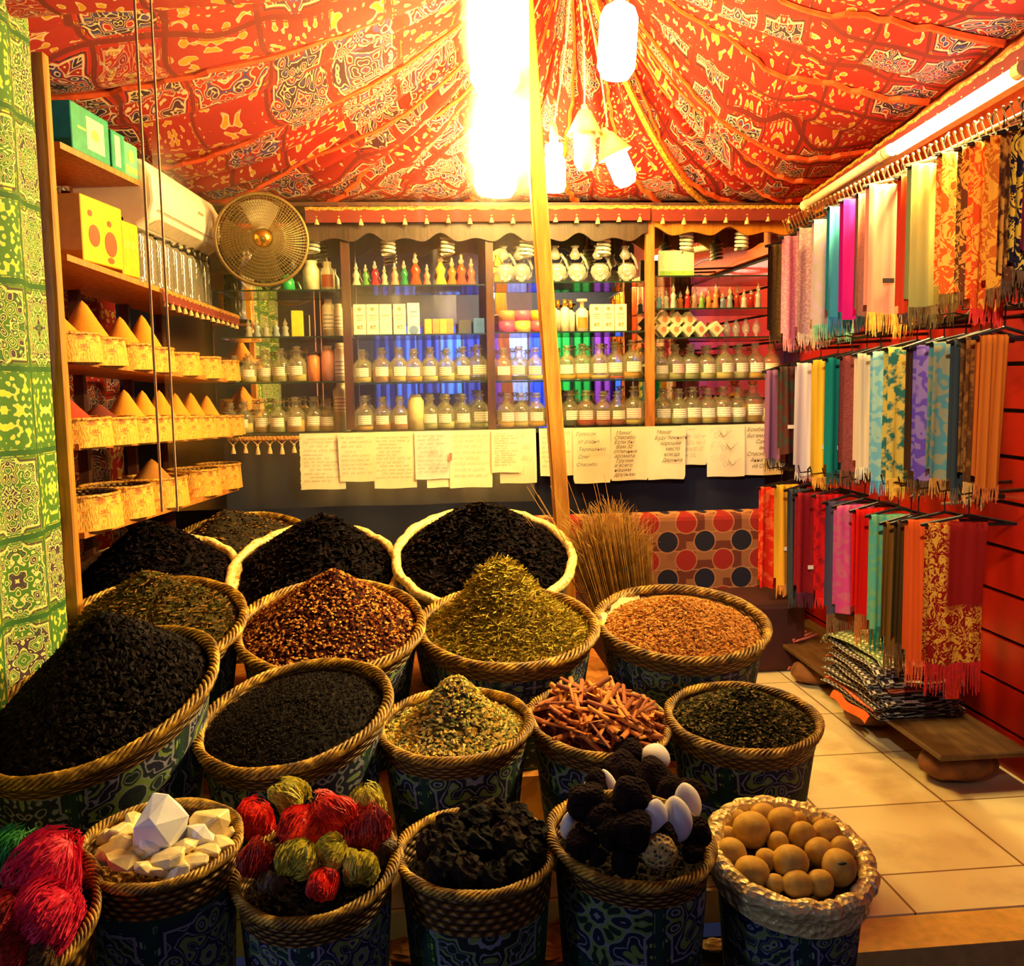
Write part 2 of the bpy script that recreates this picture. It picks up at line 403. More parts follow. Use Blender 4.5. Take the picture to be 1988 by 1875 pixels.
LB = [('cfl', 1075, 262, 4.7, .055, .26, 'globe', False, (0, 0, 0), 'lit globe-shaped bulb hanging just right of the leaning pole'),
      ('s', 1135, 225, 4.62, .05, .25, False, True, (0, 0, 0), 'unlit ribbed bulb under a cream cone shade'),
      ('t', 1180, 268, 4.66, .055, .24, True, True, (0, math.radians(-24), 0), 'lit bulb tilted outward under a cream cone shade'),
      ('u', 1205, -15, 3.9, .075, .33, True, False, (0, math.radians(4), 0), 'large lit bulb high under the peak, right of the pole'),
      ('v', 966, 0, 4.1, .10, .37, True, False, (0, math.radians(3), 0), 'large lit bulb high under the peak, left of the pole'),
      ('w', 972, 235, 4.72, .10, .34, 'globe', False, (0, math.radians(6), 0), 'large lit bulb hanging low, left of the pole')]
for k, px, py, y, rb, h, lit, sh, rt, lb in LB:
    p = PY(px, py, y); bulb('hanging_bulb', p, rb, h, rt, lb, lit, sh)
    cord(p+Vector((0, 0, .05)), Vector(AP)+Vector((0, .03, -.04)), .02*(1 if px > 1030 else -1), label='thin cream cord of the '+lb.replace(' hanging', ''))
# wall tubes
def tube_lamp(a, b, lit, label):
    a, b = Vector(a), Vector(b); d = (b-a); r = root('tube_lamp', a, label, 'tube lamp')
    ob('batten', MB().tube([Vector((.045, 0, .0)), d+Vector((.045, 0, 0))], .03, 4), SOCK, r)
    dn = d.normalized()
    m = plain('lit_tube_glass', (1, .84, .62), emit=7.0) if lit else plain('unlit_tube_glass', hx('f6e0bc'), .3)
    ob('tube', MB().tube([dn*.03, d-dn*.03], .021, 14), m, r, smooth=True)
    for q in (Vector((0, 0, 0)), d-dn*.04): ob('end_cap', MB().tube([q, q+dn*.04], .026, 12), SOCK, r)
TA, TB_, TC = PX(1562, 400, 1.98), PX(1722, 296, 1.98), PX(1988, 132, 1.98)
tube_lamp(TA, TB_-(TB_-TA).normalized()*.01, False, 'unlit white tube lamp along the right wall, behind the glowing one')
tube_lamp(TB_, TC, True, 'glowing white tube lamp along the top of the right wall')
# ------------------------------------------------------------------ mirrored display cabinet on the back wall
YF, YM = 5.30, 5.585
def X5(px, y=YF): return PY(px, 740, y).x
def Z5(px, py, y=YF): return PY(px, py, y).z
g = G('mirror_silver', .015, 1.0); g.color((.86, .86, .82)); MIR = g.m
GLS = glassy('shelf_glass', (.90, .96, .90), .97, .02)
EDGE = plain('green_glass_edge', hx('1c3020'), .2)
bays = {'left': (430, 668), 'middle': (688, 945), 'pole': (962, 1252), 'right': (1272, 1552)}
BN = {'left': 'bay behind the fan', 'middle': 'bay left of the pole', 'pole': 'bay the pole crosses', 'right': 'bay by the scarves'}
levels = {'left': (566, 655, 742, 836), 'middle': (556, 650, 742, 832), 'pole': (550, 645, 738, 828), 'right': (538, 600, 655, 736, 820)}
SZ = {}
cab = root('display_cabinet', (X5(430), YF, Z5(900, 832)-.03), 'mirror-backed display cabinet with dark posts along the back wall', 'cabinet')
cl = cab.location
def L(mb, o): mb.v = [tuple(Vector(p)-Vector(o)) for p in mb.v]; return mb
ztop = Z5(900, 400)
for b, (a, c) in bays.items():
    ob('mirror', L(MB().box((X5(a-12, 5.6), YM, Z5(a, 832)), (X5(c+14, 5.6), YM+.01, ztop)), cl), MIR, cab, label='mirror panel')
for px, wd, mt in ((678, .045, WOODD), (954, .04, WOODD), (1262, .045, WOODO)):
    ob('post', L(MB().box((X5(px)-wd/2, YF-.015, Z5(px, 834)), (X5(px)+wd/2, YF+.03, ztop)), cl), mt, cab)
ob('base_board', L(MB().box((X5(425), YF, Z5(900, 832)-.03), (X5(1555), YM+.02, Z5(900, 832)-.012)), cl), plain('dark_board', hx('2a1810'), .6), cab)
ob('top_board', L(MB().box((X5(425), YF, ztop), (X5(1555), YM+.03, ztop+.02)), cl), WOODD, cab)
def header(pxa, pxb, za, zb, mat, n):
    xa, xb = X5(pxa), X5(pxb)
    def zc(u):
        t = (u*n) % 1.0; t = abs(t-.5)*2
        return .045*(.5+.5*math.cos(t*math.pi*2.0))*(.4 if t < .5 else 1.0)
    mb = MB(); N = 90; vs = []
    for i in range(N+1):
        u = i/N; x = xa+(xb-xa)*u; z = zb+zc(u)
        vs += [(x, YF-.03, za), (x, YF-.03, z), (x, YF-.012, z), (x, YF-.012, za)]
    fs = []
    for i in range(N): fs += [(4*i+k, 4*i+(k+1) % 4, 4*i+4+(k+1) % 4, 4*i+4+k) for k in range(4)]
    mb.add(vs, fs); return ob('header_board', L(mb, cl), mat, cab)
HG = woodmat('brown_plywood', hx('2e1c10'), hx('482e1a'))
header(590, 1255, Z5(900, 416), Z5(900, 470), HG, 5)
header(1268, 1552, Z5(1400, 414), Z5(1400, 458), woodmat('orange_yellow_board', hx('a85c0c'), hx('c07814')), 2)
for b, (a, c) in bays.items():
    SZ[b] = []
    for k, py in enumerate(levels[b]):
        z = Z5((a+c)/2, py, 5.40); SZ[b].append(z)
        if k == len(levels[b])-1: z = Z5(900, 832)-.012+.006; SZ[b][-1] = z
        so = root('glass_shelf', (X5(a), YF, z), '%s glass shelf from the top in the cabinet %s' % (ORD[k], BN[b]), 'shelf', 'glass shelves of the display cabinet')
        w_ = X5(c)-X5(a)
        ob('glass', MB().box((0, .004, -.006), (w_, YM-YF-.002, 0)), GLS, so)
        ob('front_edge', MB().box((0, 0, -.007), (w_, .004, .001)), EDGE, so)
# spiral lamps under the header, switched off
sp = None
for k, (px, py) in enumerate(((606, 470), (753, 474), (868, 474), (1022, 480), (1172, 478), (1333, 470), (1440, 466))):
    p = PY(px, py-24, 5.36)
    lab = 'unlit white spiral lamp, %s from the left under the cabinet header' % ORD[k]
    if sp is None:
        sp = root('spiral_lamp', p, lab, 'lamp', 'spiral lamps under the cabinet header')
        ob('spiral_tube', MB().tube([(.032*math.cos(t*.5), .032*math.sin(t*.5), -.022-.0017*t) for t in range(0, 58)], .0085, 7), UNLIT, sp, smooth=True)
        ob('lamp_base', MB().lathe([(.001, .06), (.014, .06), (.016, .0), (.026, -.006), (.026, -.02), (.001, -.022)], 14), SOCK, sp, smooth=True)
    else: copy_tree(sp, p, lab)
# ---- bottles
BG = glassy('bottle_glass', (.99, .98, .93), .91, .03, (1, .95, .66), .55)
CAPG = glassy('stopper_glass', (.95, .88, .66), .8, .05)
g = G('paper_label', .7); p = g.sep(g.coord('Generated')); n = g.noise(g.vec(p[0]*6, 0, p[2]*9), 3, 3)
rows = ((p[2]*4.2).fr()-.45).ab(); ink = (1-g.step(rows, .17, .04))*g.step(n, .48, .03)
g.color(g.mix(ink, hx('f4ecd8'), hx('4c3a34'))); LBL = g.m
g = G('pink_paper_label', .7); p = g.sep(g.coord('Generated')); n = g.noise(g.vec(p[0]*6, 0, p[2]*9), 3, 3)
rows = ((p[2]*4.2).fr()-.45).ab(); ink = (1-g.step(rows, .17, .04))*g.step(n, .48, .03)
g.color(g.mix(ink, hx('f6d0cc'), hx('b02c34'))); LBLP = g.m
LIQ = {}
def liq(c):
    if c not in LIQ: LIQ[c] = glassy('liquid_'+c, tuple(x**.6 for x in hx(c)), .2, .05, tuple(min(1, x*1.3) for x in hx(c)), .3)
    return LIQ[c]
LN = {'e8c860': 'pale gold oil', 'f0a820': 'amber-yellow oil', 'c06a18': 'brown oil', '101018': 'black oil', 'd8301c': 'red oil', 'e8683c': 'orange oil', 'd8d080': 'straw-coloured oil', 'b8c070': 'greenish oil'}
_bp = {}
def bottle_mesh(sc_, lv):
    key = (round(sc_, 2), lv)
    if key in _bp: return _bp[key]
    s_ = sc_
    pr = [(.001, .002), (.040, .002), (.043, .008), (.043, .092), (.040, .104), (.027, .122), (.017, .130), (.015, .152), (.022, .156), (.022, .163), (.014, .165)]
    body = MB().lathe([(r*s_*1.13, z*s_) for r, z in pr], 18)
    lq = MB().lathe([(.001, .005*s_), (.045*s_, .005*s_), (.045*s_, (.005+.085*lv)*s_), (.001, (.005+.085*lv)*s_)], 16)
    lab = MB().lathe([(.0494*s_, .034*s_), (.0494*s_, .080*s_)], 8, a0=-math.pi/2-.75, a1=-math.pi/2+.75)
    st = MB().lathe([(.001, .158*s_), (.013*s_, .158*s_), (.014*s_, .168*s_), (.020*s_, .172*s_), (.020*s_, .180*s_), (.001, .182*s_)], 12)
    _bp[key] = tuple(mk_me(n_, m_) for n_, m_ in (('glass_body', body), ('liquid', lq), ('paper_label', lab), ('stopper', st))); return _bp[key]
def mk_me(n, mb):
    me = bpy.data.meshes.new(n); me.from_pydata(mb.v, [], mb.f); me.polygons.foreach_set('use_smooth', [True]*len(me.polygons)); me.materials.append(None); me.update(); return me
def part_from(me, name, mat, parent):
    o = bpy.data.objects.new(name, me); COL.objects.link(o); o.parent = parent
    o.material_slots[0].link = 'OBJECT'; o.material_slots[0].material = mat; return o
def bottle(loc, s_, c, lv, label, pink=False, nolabel=False, grp='oil bottles on the glass shelves'):
    r = root('oil_bottle', loc, label, 'bottle', grp, rot=(0, 0, R.uniform(-.25, .25)))
    ms = bottle_mesh(s_, lv)
    gb = part_from(ms[0], 'glass_body', BG, r); part_from(ms[1], 'liquid', liq(c), r); part_from(ms[3], 'stopper', CAPG, r)
    if not nolabel: part_from(ms[2], 'paper_label', LBLP if pink else LBL, gb)
def row(bay, lv, items, shelfname):
    z = SZ[bay][lv]
    for k, it in enumerate(items):
        px, s_, c, f = it[:4]; pk = len(it) > 4 and it[4]
        x = PY(px, 740, 5.40).x
        bottle((x, 5.40+R.uniform(-.01, .03), z+.001), s_, c, f, '%s%s bottle of %s, %s shelf, %s' % (ORD[k], ' pink-labelled' if pk else '', LN[c], shelfname, BN[bay]), pk)
G0, AM, BR, BK, RD, OR_, ST, GN = 'e8c860', 'f0a820', 'c06a18', '101018', 'd8301c', 'e8683c', 'd8d080', 'b8c070'
row('middle', 2, [(704, 1.0, G0, .3), (741, 1.05, AM, .75), (775, 1.05, G0, .35), (804, 1, AM, .3), (836, 1.05, ST, .3), (868, 1, ST, .5), (899, 1.05, ST, .4), (928, 1.1, BK, .2)], 'third')
row('middle', 3, [(705, 1.05, AM, .2), (740, 1.0, BR, .5), (774, 1.0, BR, .4), (834, 1.05, GN, .4), (865, 1.05, ST, .4), (897, 1.05, ST, .5), (930, 1.15, GN, .2)], 'bottom')
row('pole', 2, [(978, 1.0, BR, .9), (1009, 1.05, BK, .25, 1), (1040, 1.0, ST, .3, 1), (1101, 1.05, AM, .25), (1132, 1.1, AM, .3), (1164, 1.1, ST, .2), (1196, 1.15, RD, .12), (1228, 1.2, AM, .35)], 'third')
row('pole', 3, [(983, 1.05, AM, .3, 1), (1012, 1.05, G0, .3, 1), (1041, 1.05, AM, .3, 1), (1107, 1.1, BK, .28), (1137, 1.1, RD, .3, 1), (1170, 1.05, OR_, .35, 1), (1199, 1.05, OR_, .4), (1231, 1.2, G0, .25, 1)], 'bottom')
row('right', 3, [(1284, 1.0, ST, .4), (1312, 1.1, ST, .4, 1), (1342, 1.1, GN, .4), (1374, 1.05, ST, .4), (1406, 1.1, G0, .35), (1437, 1.1, ST, .4), (1468, 1.1, AM, .3), (1497, 1.05, G0, .5)], 'fourth')
row('right', 4, [(1290, 1.1, AM, .35), (1318, 1.1, ST, .6), (1345, 1.15, AM, .5), (1374, 1.1, G0, .5), (1404, 1.15, AM, .5), (1433, 1.1, ST, .8), (1464, 1.3, AM, .9), (1492, 1.0, ST, .4)], 'bottom')
row('left', 2, [(456, .8, ST, .4), (484, .85, ST, .4), (515, .95, ST, .4), (546, 1.0, ST, .5), (578, 1.05, G0, .4)], 'third')
row('left', 3, [(445, .9, GN, .5), (472, .95, G0, .6), (505, 1.0, AM, .6), (537, 1.0, GN, .6), (571, 1.05, AM, .7), (605, 1.05, G0, .6), (634, 1.0, AM, .6)], 'bottom')
# ---- other containers
def lathe_thing(name, px, bay, lv, prof, mat, label, cat, caps=None, grp=None, y=5.41, n=16, lab=None):
    r = root(name, (PY(px, 740, y).x, y, SZ[bay][lv]+.001), label, cat, grp)
    bo = ob('body', MB().lathe(prof, n), mat, r, smooth=True)
    if caps: ob('cap', MB().lathe(caps[0], n), caps[1], r, smooth=True)
    if lab:
        rr = max(p[0] for p in prof)+.0008
        ob('label_band', MB().lathe([(rr, lab[0]), (rr, lab[1])], 10, a0=-math.pi/2-.9, a1=-math.pi/2+.9), lab[2], bo, smooth=True)
    return r
WP = plain('white_plastic', hx('ecdcb8'), .35); GC = plain('gold_cap', hx('d89c28'), .25, .8); RC = plain('red_cap', hx('d02418'), .4)
def cyl(r, h, nk=.6): return [(.001, 0), (r, 0), (r, h*.82), (r*nk, h*.9), (r*nk, h*.93), (.001, h*.93)]
def capp(r, h): return [(.001, h*.9), (r, h*.9), (r, h), (.001, h)]
lathe_thing('plastic_bottle', 642, 'left', 1, cyl(.034, .20), WP, 'tall white plastic bottle on the second shelf behind the fan', 'bottle', (capp(.02, .2), WP), lab=(.04, .13, LBL))
lathe_thing('plastic_bottle', 662, 'left', 1, cyl(.026, .175), WP, 'slimmer white plastic bottle beside the dark post on the second shelf', 'bottle', (capp(.017, .175), WP), lab=(.04, .12, LBL))
lathe_thing('plastic_bottle', 662, 'left', 2, cyl(.034, .205), WP, 'white-capped bottle with a dark-striped label, third shelf beside the dark post', 'bottle', (capp(.024, .205), WP), lab=(.03, .12, LBL))
lathe_thing('plastic_bottle', 638, 'left', 2, cyl(.036, .19), plain('pink_plastic', hx('f0a890'), .4), 'pale pink plastic bottle on the third shelf, behind the fan', 'bottle', (capp(.022, .19), WP))
lathe_thing('plastic_bottle', 610, 'left', 2, cyl(.034, .16), plain('orange_plastic', hx('f08c48'), .4), 'orange bottle with a black cap on the third shelf', 'bottle', (capp(.026, .16), plain('black_cap', hx('181010'))))
lathe_thing('plastic_bottle', 662, 'left', 3, cyl(.046, .27), plain('grey_green_plastic', hx('c8c89c'), .4), 'tall cloudy grey-green bottle on the bottom shelf beside the dark post', 'bottle', (capp(.025, .27), WP), lab=(.11, .19, LBL))
lathe_thing('plastic_bottle', 806, 'middle', 3, cyl(.044, .19, .75), plain('cloudy_yellow', hx('e8d490'), .4), 'wide cloudy yellow bottle without label on the bottom shelf', 'bottle', (capp(.03, .19), CAPG))
lathe_thing('green_jar', 566, 'left', 0, [(.001, 0), (.04, 0), (.036, .05), (.02, .085), (.001, .09)], plain('green_plastic', hx('18a050'), .3), 'small green domed jar on the top shelf just right of the fan', 'jar')
lathe_thing('glass_jar', 612, 'left', 0, [(.001, 0), (.045, 0), (.045, .11), (.03, .14), (.034, .16), (.001, .165)], plain('cream_jar', hx('e8dcb0'), .3), 'cream jar with a waisted neck on the top shelf', 'jar')
lathe_thing('glass_jar', 643, 'left', 0, [(.001, 0), (.038, 0), (.038, .10), (.02, .13), (.022, .155), (.001, .158)], plain('cream_jar', hx('e8dcb0'), .3), 'bottle with an orange-brown label on the top shelf beside the post', 'bottle', lab=(.02, .085, plain('amber_label', hx('b85c20'), .5)))
# figurine perfume bottles, top shelf
FB = [(698, .13, 'e8d8b0', 'wide white flared'), (716, .12, '5a9a3c', 'green'), (734, .14, 'd02030', 'red'), (752, .11, 'c8bca0', 'grey clear'), (772, .13, 'e0a080', 'pink-topped white'),
      (790, .14, '208a50', 'emerald'), (812, .18, 'e05020', 'tall orange-red'), (834, .12, 'd08868', 'copper pink'), (860, .185, 'e8c840', 'tall yellow-white'), (882, .155, 'e88020', 'amber'), (900, .175, 'e05828', 'orange-waisted'), (919, .15, 'd87860', 'rose')]
for px, h, c, nm in FB:
    r_ = h*.13
    lathe_thing('perfume_bottle', px, 'middle', 0, [(.001, 0), (r_*1.3, 0), (r_*1.4, h*.08), (r_*.8, h*.3), (r_*1.2, h*.48), (r_*.6, h*.62), (r_*.45, h*.68)], glassy('perfume_'+c, hx(c), .35, .05),
                '%s ornate perfume bottle on the top shelf left of the pole' % nm, 'perfume bottle', ([(r_*.4, h*.68), (r_*.75, h*.76), (r_*.3, h*.86), (r_*.45, h*.92), (.001, h)], CAPG), 'ornate perfume bottles on the top shelf', n=12)
# glass oil burners with a bent arm
OB_ = [(985, 'first'), (1015, 'second'), (1084, 'third'), (1122, 'fourth'), (1166, 'fifth'), (1218, 'sixth')]
GLA = glassy('burner_glass', (1, .97, .88), .8, .05)
for px, nm in OB_:
    r = root('glass_burner', (PY(px, 740, 5.40).x, 5.40, SZ['pole'][0]+.001), 'clear two-bowl glass oil burner, %s from the left on the top shelf' % nm, 'oil burner', 'glass oil burners on the top shelf')
    ob('lower_bowl', MB().lathe([(.001, 0), (.035, 0), (.012, .012), (.038, .03), (.052, .055), (.048, .085), (.03, .10), (.04, .105)], 16), GLA, r, smooth=True)
    ob('upper_bowl', MB().lathe([(.001, .125), (.022, .13), (.032, .15), (.02, .17), (.014, .185), (.024, .20)], 14, (-.01, 0, 0)), GLA, r, smooth=True)
    ob('bent_arm', MB().tube([(.03, 0, .02), (.055, 0, .04), (.062, 0, .08), (.045, 0, .125), (.018, 0, .16)], .008, 8), GLA, r, smooth=True)
# boxes
def carton(px, bay, lv, w_, h, d, mat, label, cat='box', grp=None, y=5.39, mark=None, rz=0):
    r = root('carton', (PY(px, 740, y).x, y, SZ[bay][lv]+.001), label, cat, grp, rot=(0, 0, rz))
    o = ob('body', MB().box((-w_/2, 0, 0), (w_/2, d, h)), mat, r); m = o.modifiers.new('b', 'BEVEL'); m.width = .002
    if mark:
        mb = MB()
        for kind, a, b, q, e in mark:
            if kind == 'r': mb.box((a*w_, -.0012, b*h), (q*w_, -.0004, e*h))
            else:
                vs = [(a*w_, -.0012, b*h)]+[(a*w_+q*w_*math.cos(t*math.pi/8), -.0012, b*h+q*w_*math.sin(t*math.pi/8)) for t in range(16)]
                mb.add(vs, [(0, 1+t, 1+(t+1) % 16) for t in range(16)])
        ob('printed_mark', mb, e_mark, o)
    return r
e_mark = plain('olive_print', hx('9a8448'), .6)
IV = plain('ivory_card', hx('f4e6c0'), .55, var=.05)
MK = [('c', 0, .84, .16, 0), ('r', -.3, .62, .3, .65), ('r', -.22, .54, .22, .56), ('r', -.25, .48, .25, .50), ('c', -.1, .27, .12, 0), ('c', .15, .29, .1, 0), ('r', -.25, .2, .3, .22)]
for k, px in enumerate((694, 703, 728, 753, 780)):
    if k == 0: carton(px-4, 'middle', 1, .05, .155, .06, IV, 'ivory carton half behind the first post on the second shelf', grp='ivory cartons of oil', y=5.44)
    else: carton(px-1, 'middle', 1, .066, .165, .06, IV, 'tall ivory carton, %s of the four standing left of the white-blue one' % ORD[k-1], grp='ivory cartons of oil', mark=MK if k != 3 else MK[1:2])
e_mark = plain('blue_print', hx('5a78a8'), .6)
carton(806, 'middle', 1, .066, .17, .06, plain('white_card', hx('f2ead8'), .5), 'white carton with a blue arch at the foot', mark=[('c', 0, .14, .38, 0), ('r', -.3, .7, .3, .74), ('r', -.3, .62, .2, .64), ('r', -.3, .56, .3, .58)])
e_mark = plain('yellow_print', hx('e8b83c'), .6)
for k, px in enumerate((834, 849, 863, 876)): carton(px, 'middle', 1, .038, .082, .05, plain('orange_card_%d' % (k % 2), hx(('e8a038', 'e0843c')[k % 2]), .5), 'small orange carton, %s from the left beside the white-blue one' % ORD[k], grp='small orange cartons', y=5.37)
carton(905, 'middle', 1, .07, .075, .05, plain('dark_card', hx('3c4440'), .5), 'small dark box between the orange cartons and the post')
carton(932, 'middle', 1, .06, .085, .05, plain('blue_card', hx('4878c0'), .5), 'small blue box against the post on the second shelf')
for k, (px, c1, c2) in enumerate(((986, 'e08848', 'c84468'), (1016, 'd85c78', 'e8b838'), (1047, 'e8a038', 'c85068'))):
    lathe_thing('round_tin', px, 'pole', 1, [(.001, 0), (.045, 0), (.045, .065), (.001, .065)], plain('tin_'+c2, hx(c2), .4), 'round tin with a %s lid on the second shelf left of the pole' % ('tan', 'pink', 'yellow')[k], 'tin', ([(.001, .065), (.047, .065), (.047, .115), (.04, .12), (.001, .12)], plain('tin_'+c1, hx(c1), .4)), 'round tins beside the pole')
for k, px in enumerate((1075, 1085, 1098, 1109)):
    lathe_thing('spray_bottle', px, 'pole', 1, cyl(.024, .15-.02*(k % 2), .4), plain('cream_plastic2', hx('f2e0c0'), .3), 'gold-capped cream flask, %s of four right of the pole' % ORD[k], 'bottle', ([(.001, .135), (.011, .135), (.011, .175), (.001, .175)], GC), 'gold-capped flasks right of the pole', y=5.36+.05*(k % 2))
lathe_thing('pump_bottle', 1131, 'pole', 1, cyl(.034, .14), plain('cream_plastic2', hx('f2e0c0'), .3), 'cream pump bottle with an orange label on the second shelf', 'bottle', ([(.001, .13), (.012, .13), (.012, .165), (.03, .165), (.03, .18), (.001, .18)], WP), lab=(.02, .08, plain('orange_label', hx('e87828'), .5)))
e_mark = plain('olive_print', hx('9a8448'), .6)
for k, px in enumerate((1159, 1182, 1206)): carton(px, 'pole', 1, .066, .15, .06, IV, 'ivory carton, %s of the three right of the pump bottle' % ORD[k], grp='ivory cartons of oil', mark=MK)
# right bay: white card, tiny bottles, soap cubes, glass eggs
r = carton(1313, 'right', 0, .20, .14, .02, plain('pale_card', hx('ecdcae'), .5), 'pale picture box with a green foot on the top shelf by the yellow header', mark=None, y=5.36)
ob('green_print', MB().box((-.095, -.0012, .004), (.095, -.0004, .03)), plain('green_print', hx('90b848'), .6), r)
PBC = ['8cc0d8', 'e8e0c8', 'c8d8d0', 'e08838', 'd83030', 'e8b8a0', '90b850', 'f0b060', 'e89858', 'b8c8d8', 'a0b0a8', 'd84828', 'e8d8c0', 'd83828', 'c8c0b0']
for k, c in enumerate(PBC):
    px = 1280+k*13.6; h = .105+.02*((k*7) % 3)
    lathe_thing('perfume_bottle', px, 'right', 1, [(.001, 0), (.015, 0), (.018, .01), (.013, h*.35), (.017, h*.5), (.007, h*.62)], glassy('perfume_'+c, hx(c), .45, .05),
                'tiny ornate perfume bottle, %s from the slim post on the second shelf' % ORD[k], 'perfume bottle', ([(.006, h*.62), (.012, h*.72), (.005, h*.85), (.001, h)], CAPG), 'tiny perfume bottles by the scarves', y=5.36+.06*(k % 2), n=10)
SOAP = plain('soap_paper', hx('ecd8b0'), .5); SOAPG = plain('soap_green_side', hx('88b040'), .5); SOAPR = plain('soap_orange_mark', hx('e88858'), .5)
zs = SZ['right'][2]
for k, (px, lvl) in enumerate([(1284, 0), (1308, 0), (1332, 0), (1356, 0), (1386, 0), (1286, 1), (1311, 1), (1334, 1)]):
    s_ = .062; x = PY(px, 740, 5.38).x
    nm = '%s soap cube from the post, %s row of the diamond pile' % (ORD[k if lvl == 0 else k-5], ('bottom', 'top')[lvl])
    rr = root('soap_cube', (x, 5.38, zs+s_*.71+.002+lvl*s_*.86), nm, 'soap', 'soap cubes stacked on their corners', rot=(0, math.radians(45), .2))
    wo = ob('wrapper', MB().box((-s_/2, -s_/2, -s_/2), (s_/2, s_/2, s_/2)), SOAP, rr)
    ob('green_side', MB().box((s_/2-.001, -s_/2-.001, -s_/2), (s_/2+.001, s_/2, s_/2)), SOAPG, wo)
    ob('orange_mark', MB().lathe([(.001, 0), (.016, 0)], 8), SOAPR, wo, loc=(0, -s_/2-.0015, 0), rot=(math.pi/2, 0, 0))
for k, px in enumerate((1410, 1428, 1447, 1467)):
    lathe_thing('glass_egg', px, 'right', 2, [(.001, 0), (.016, 0), (.005, .012), (.018, .03), (.023, .05), (.018, .072), (.006, .09), (.01, .1), (.001, .102)], GLA, 'small egg-shaped glass flask, %s right of the soap pile' % ORD[k], 'glass flask', grp='egg-shaped glass flasks', n=12)
for k, (px, c, h) in enumerate(((487, 'c8c0a8', .10), (503, 'b0b8b0', .11), (520, 'c0b8a0', .09), (540, 'a8b8c0', .10), (558, 'c0c0b0', .1))):
    lathe_thing('perfume_bottle', px, 'left', 1, [(.001, 0), (.018, 0), (.022, .01), (.014, h*.35), (.019, h*.5), (.008, h*.62)], glassy('perfume_'+c, hx(c), .4, .05),
                'little clear flask, %s from the left on the second shelf below the fan' % ORD[k], 'flask', ([(.006, h*.62), (.014, h*.72), (.005, h*.85), (.001, h)], CAPG), 'little flasks below the fan', n=10)
carton(581, 'left', 1, .06, .14, .05, plain('bright_yellow_card', hx('f0c820'), .5), 'bright yellow box on the second shelf below the fan')
# ------------------------------------------------------------------ handwritten sheets
g = G('note_paper', .8); n = g.noise(g.coord(), 8, 3); g.color(g.ramp(n, [(.3, hx('f0dfb8')), (.7, hx('faeccb'))])); PAP = g.m
PAPP = plain('pinkish_note_paper', hx('f4dcd4'), .8, var=.04); INK = plain('brown_ink', hx('34241a'), .8); INKG = plain('grey_ink', hx('5c4e48'), .8)
def scribble(w_, h, rows, seed, left=.08, right=.9, bold=.0027, slant=.25):
    r = random.Random(seed); mb = MB(); z = -h*.1
    for i in range(rows):
        x = -w_/2+w_*left+r.uniform(0, .15)*w_*r.choice((0, 0, 1)); end = -w_/2+w_*right-r.uniform(0, .4)*w_*r.choice((0, 1, 1)); dz = h*.82/rows
        while x < end:
            wl = r.uniform(.018, .05); pts = []; t = 0; amp = dz*r.uniform(.22, .42); fq = r.uniform(500, 1000)
            while t < wl and x+t < end: pts.append((x+t, z+amp*math.sin(t*fq+i)*r.uniform(.5, 1.1))); t += .0021
            for (xa, za), (xb, zb) in zip(pts, pts[1:]):
                xa += slant*(za-z); xb += slant*(zb-z)
                mb.add([(xa, 0, za-bold/2), (xb+.0004, 0, zb-bold/2), (xb+.0004, 0, zb+bold/2), (xa, 0, za+bold/2)], [(0, 1, 2, 3)])
            x += wl+r.uniform(.004, .010)
        z -= dz*r.uniform(.85, 1.15)
    return mb
def textmesh(lines, size, x, z, gap, shear=.35):
    out = MB()
    for i, (t, dx) in enumerate(lines):
        cu = bpy.data.curves.new('t', 'FONT'); cu.body = t; cu.size = size; cu.shear = shear; cu.resolution_u = 2
        o = bpy.data.objects.new('t', cu); COL.objects.link(o); dg = bpy.context.evaluated_depsgraph_get(); me = bpy.data.meshes.new_from_object(o.evaluated_get(dg))
        out.add([(x+dx+v.co.x, 0, z-i*gap+v.co.y) for v in me.vertices], [tuple(p.vertices) for p in me.polygons])
        bpy.data.objects.remove(o); bpy.data.curves.remove(cu); bpy.data.meshes.remove(me)
    return out
SH = [  # left px, right px, bottom py, top py, rows, layer, paper, ink, label
    (580, 668, 950, 838, 12, 0, 0, INKG, 'torn-edged note sheet with faint writing, leftmost in the row'),
    (655, 728, 935, 838, 9, 1, 0, INK, 'shorter note sheet with small even writing, second in the row'),
    (722, 805, 948, 838, 12, 0, 0, INK, 'note sheet with bold widely spaced lines, left of the pinkish one'),
    (804, 875, 930, 834, 10, 1, 1, INKG, 'pinkish note sheet with a red tab on its right edge'),
    (828, 880, 946, 840, 3, 0, 0, INKG, 'blank note sheet peeping out below the pinkish one'),
    (873, 956, 946, 834, 8, 1, 0, INKG, 'note sheet with large pale letters and underlined rows'),
    (954, 1010, 917, 834, 14, 2, 0, INK, 'yellowish note sheet with dense short lines at its top'),
    (968, 1040, 938, 836, 4, 1, 0, INK, 'yellowish note sheet hanging behind the densely written one'),
    (1046, 1113, 924, 834, 8, 0, 0, INK, 'note sheet half hidden behind the leaning pole'),
    (1112, 1185, 938, 830, 0, 1, 0, INKG, 'note sheet with five short lines of large faint Cyrillic writing'),
    (1186, 1259, 932, 826, 0, 1, 0, INK, 'note sheet fully covered with slanted Cyrillic writing'),
    (1258, 1332, 930, 824, 0, 2, 0, INK, 'note sheet with rounded lower corners and a signature at the bottom'),
    (1322, 1374, 902, 822, 5, 0, 0, INKG, 'short greyish note sheet behind the rounded-corner one'),
    (1372, 1446, 925, 820, 0, 1, 0, INKG, 'note sheet with large looping signatures'),
    (1444, 1520, 922, 818, 0, 0, 0, INK, 'note sheet at the right end of the row, beside the purple scarf')]
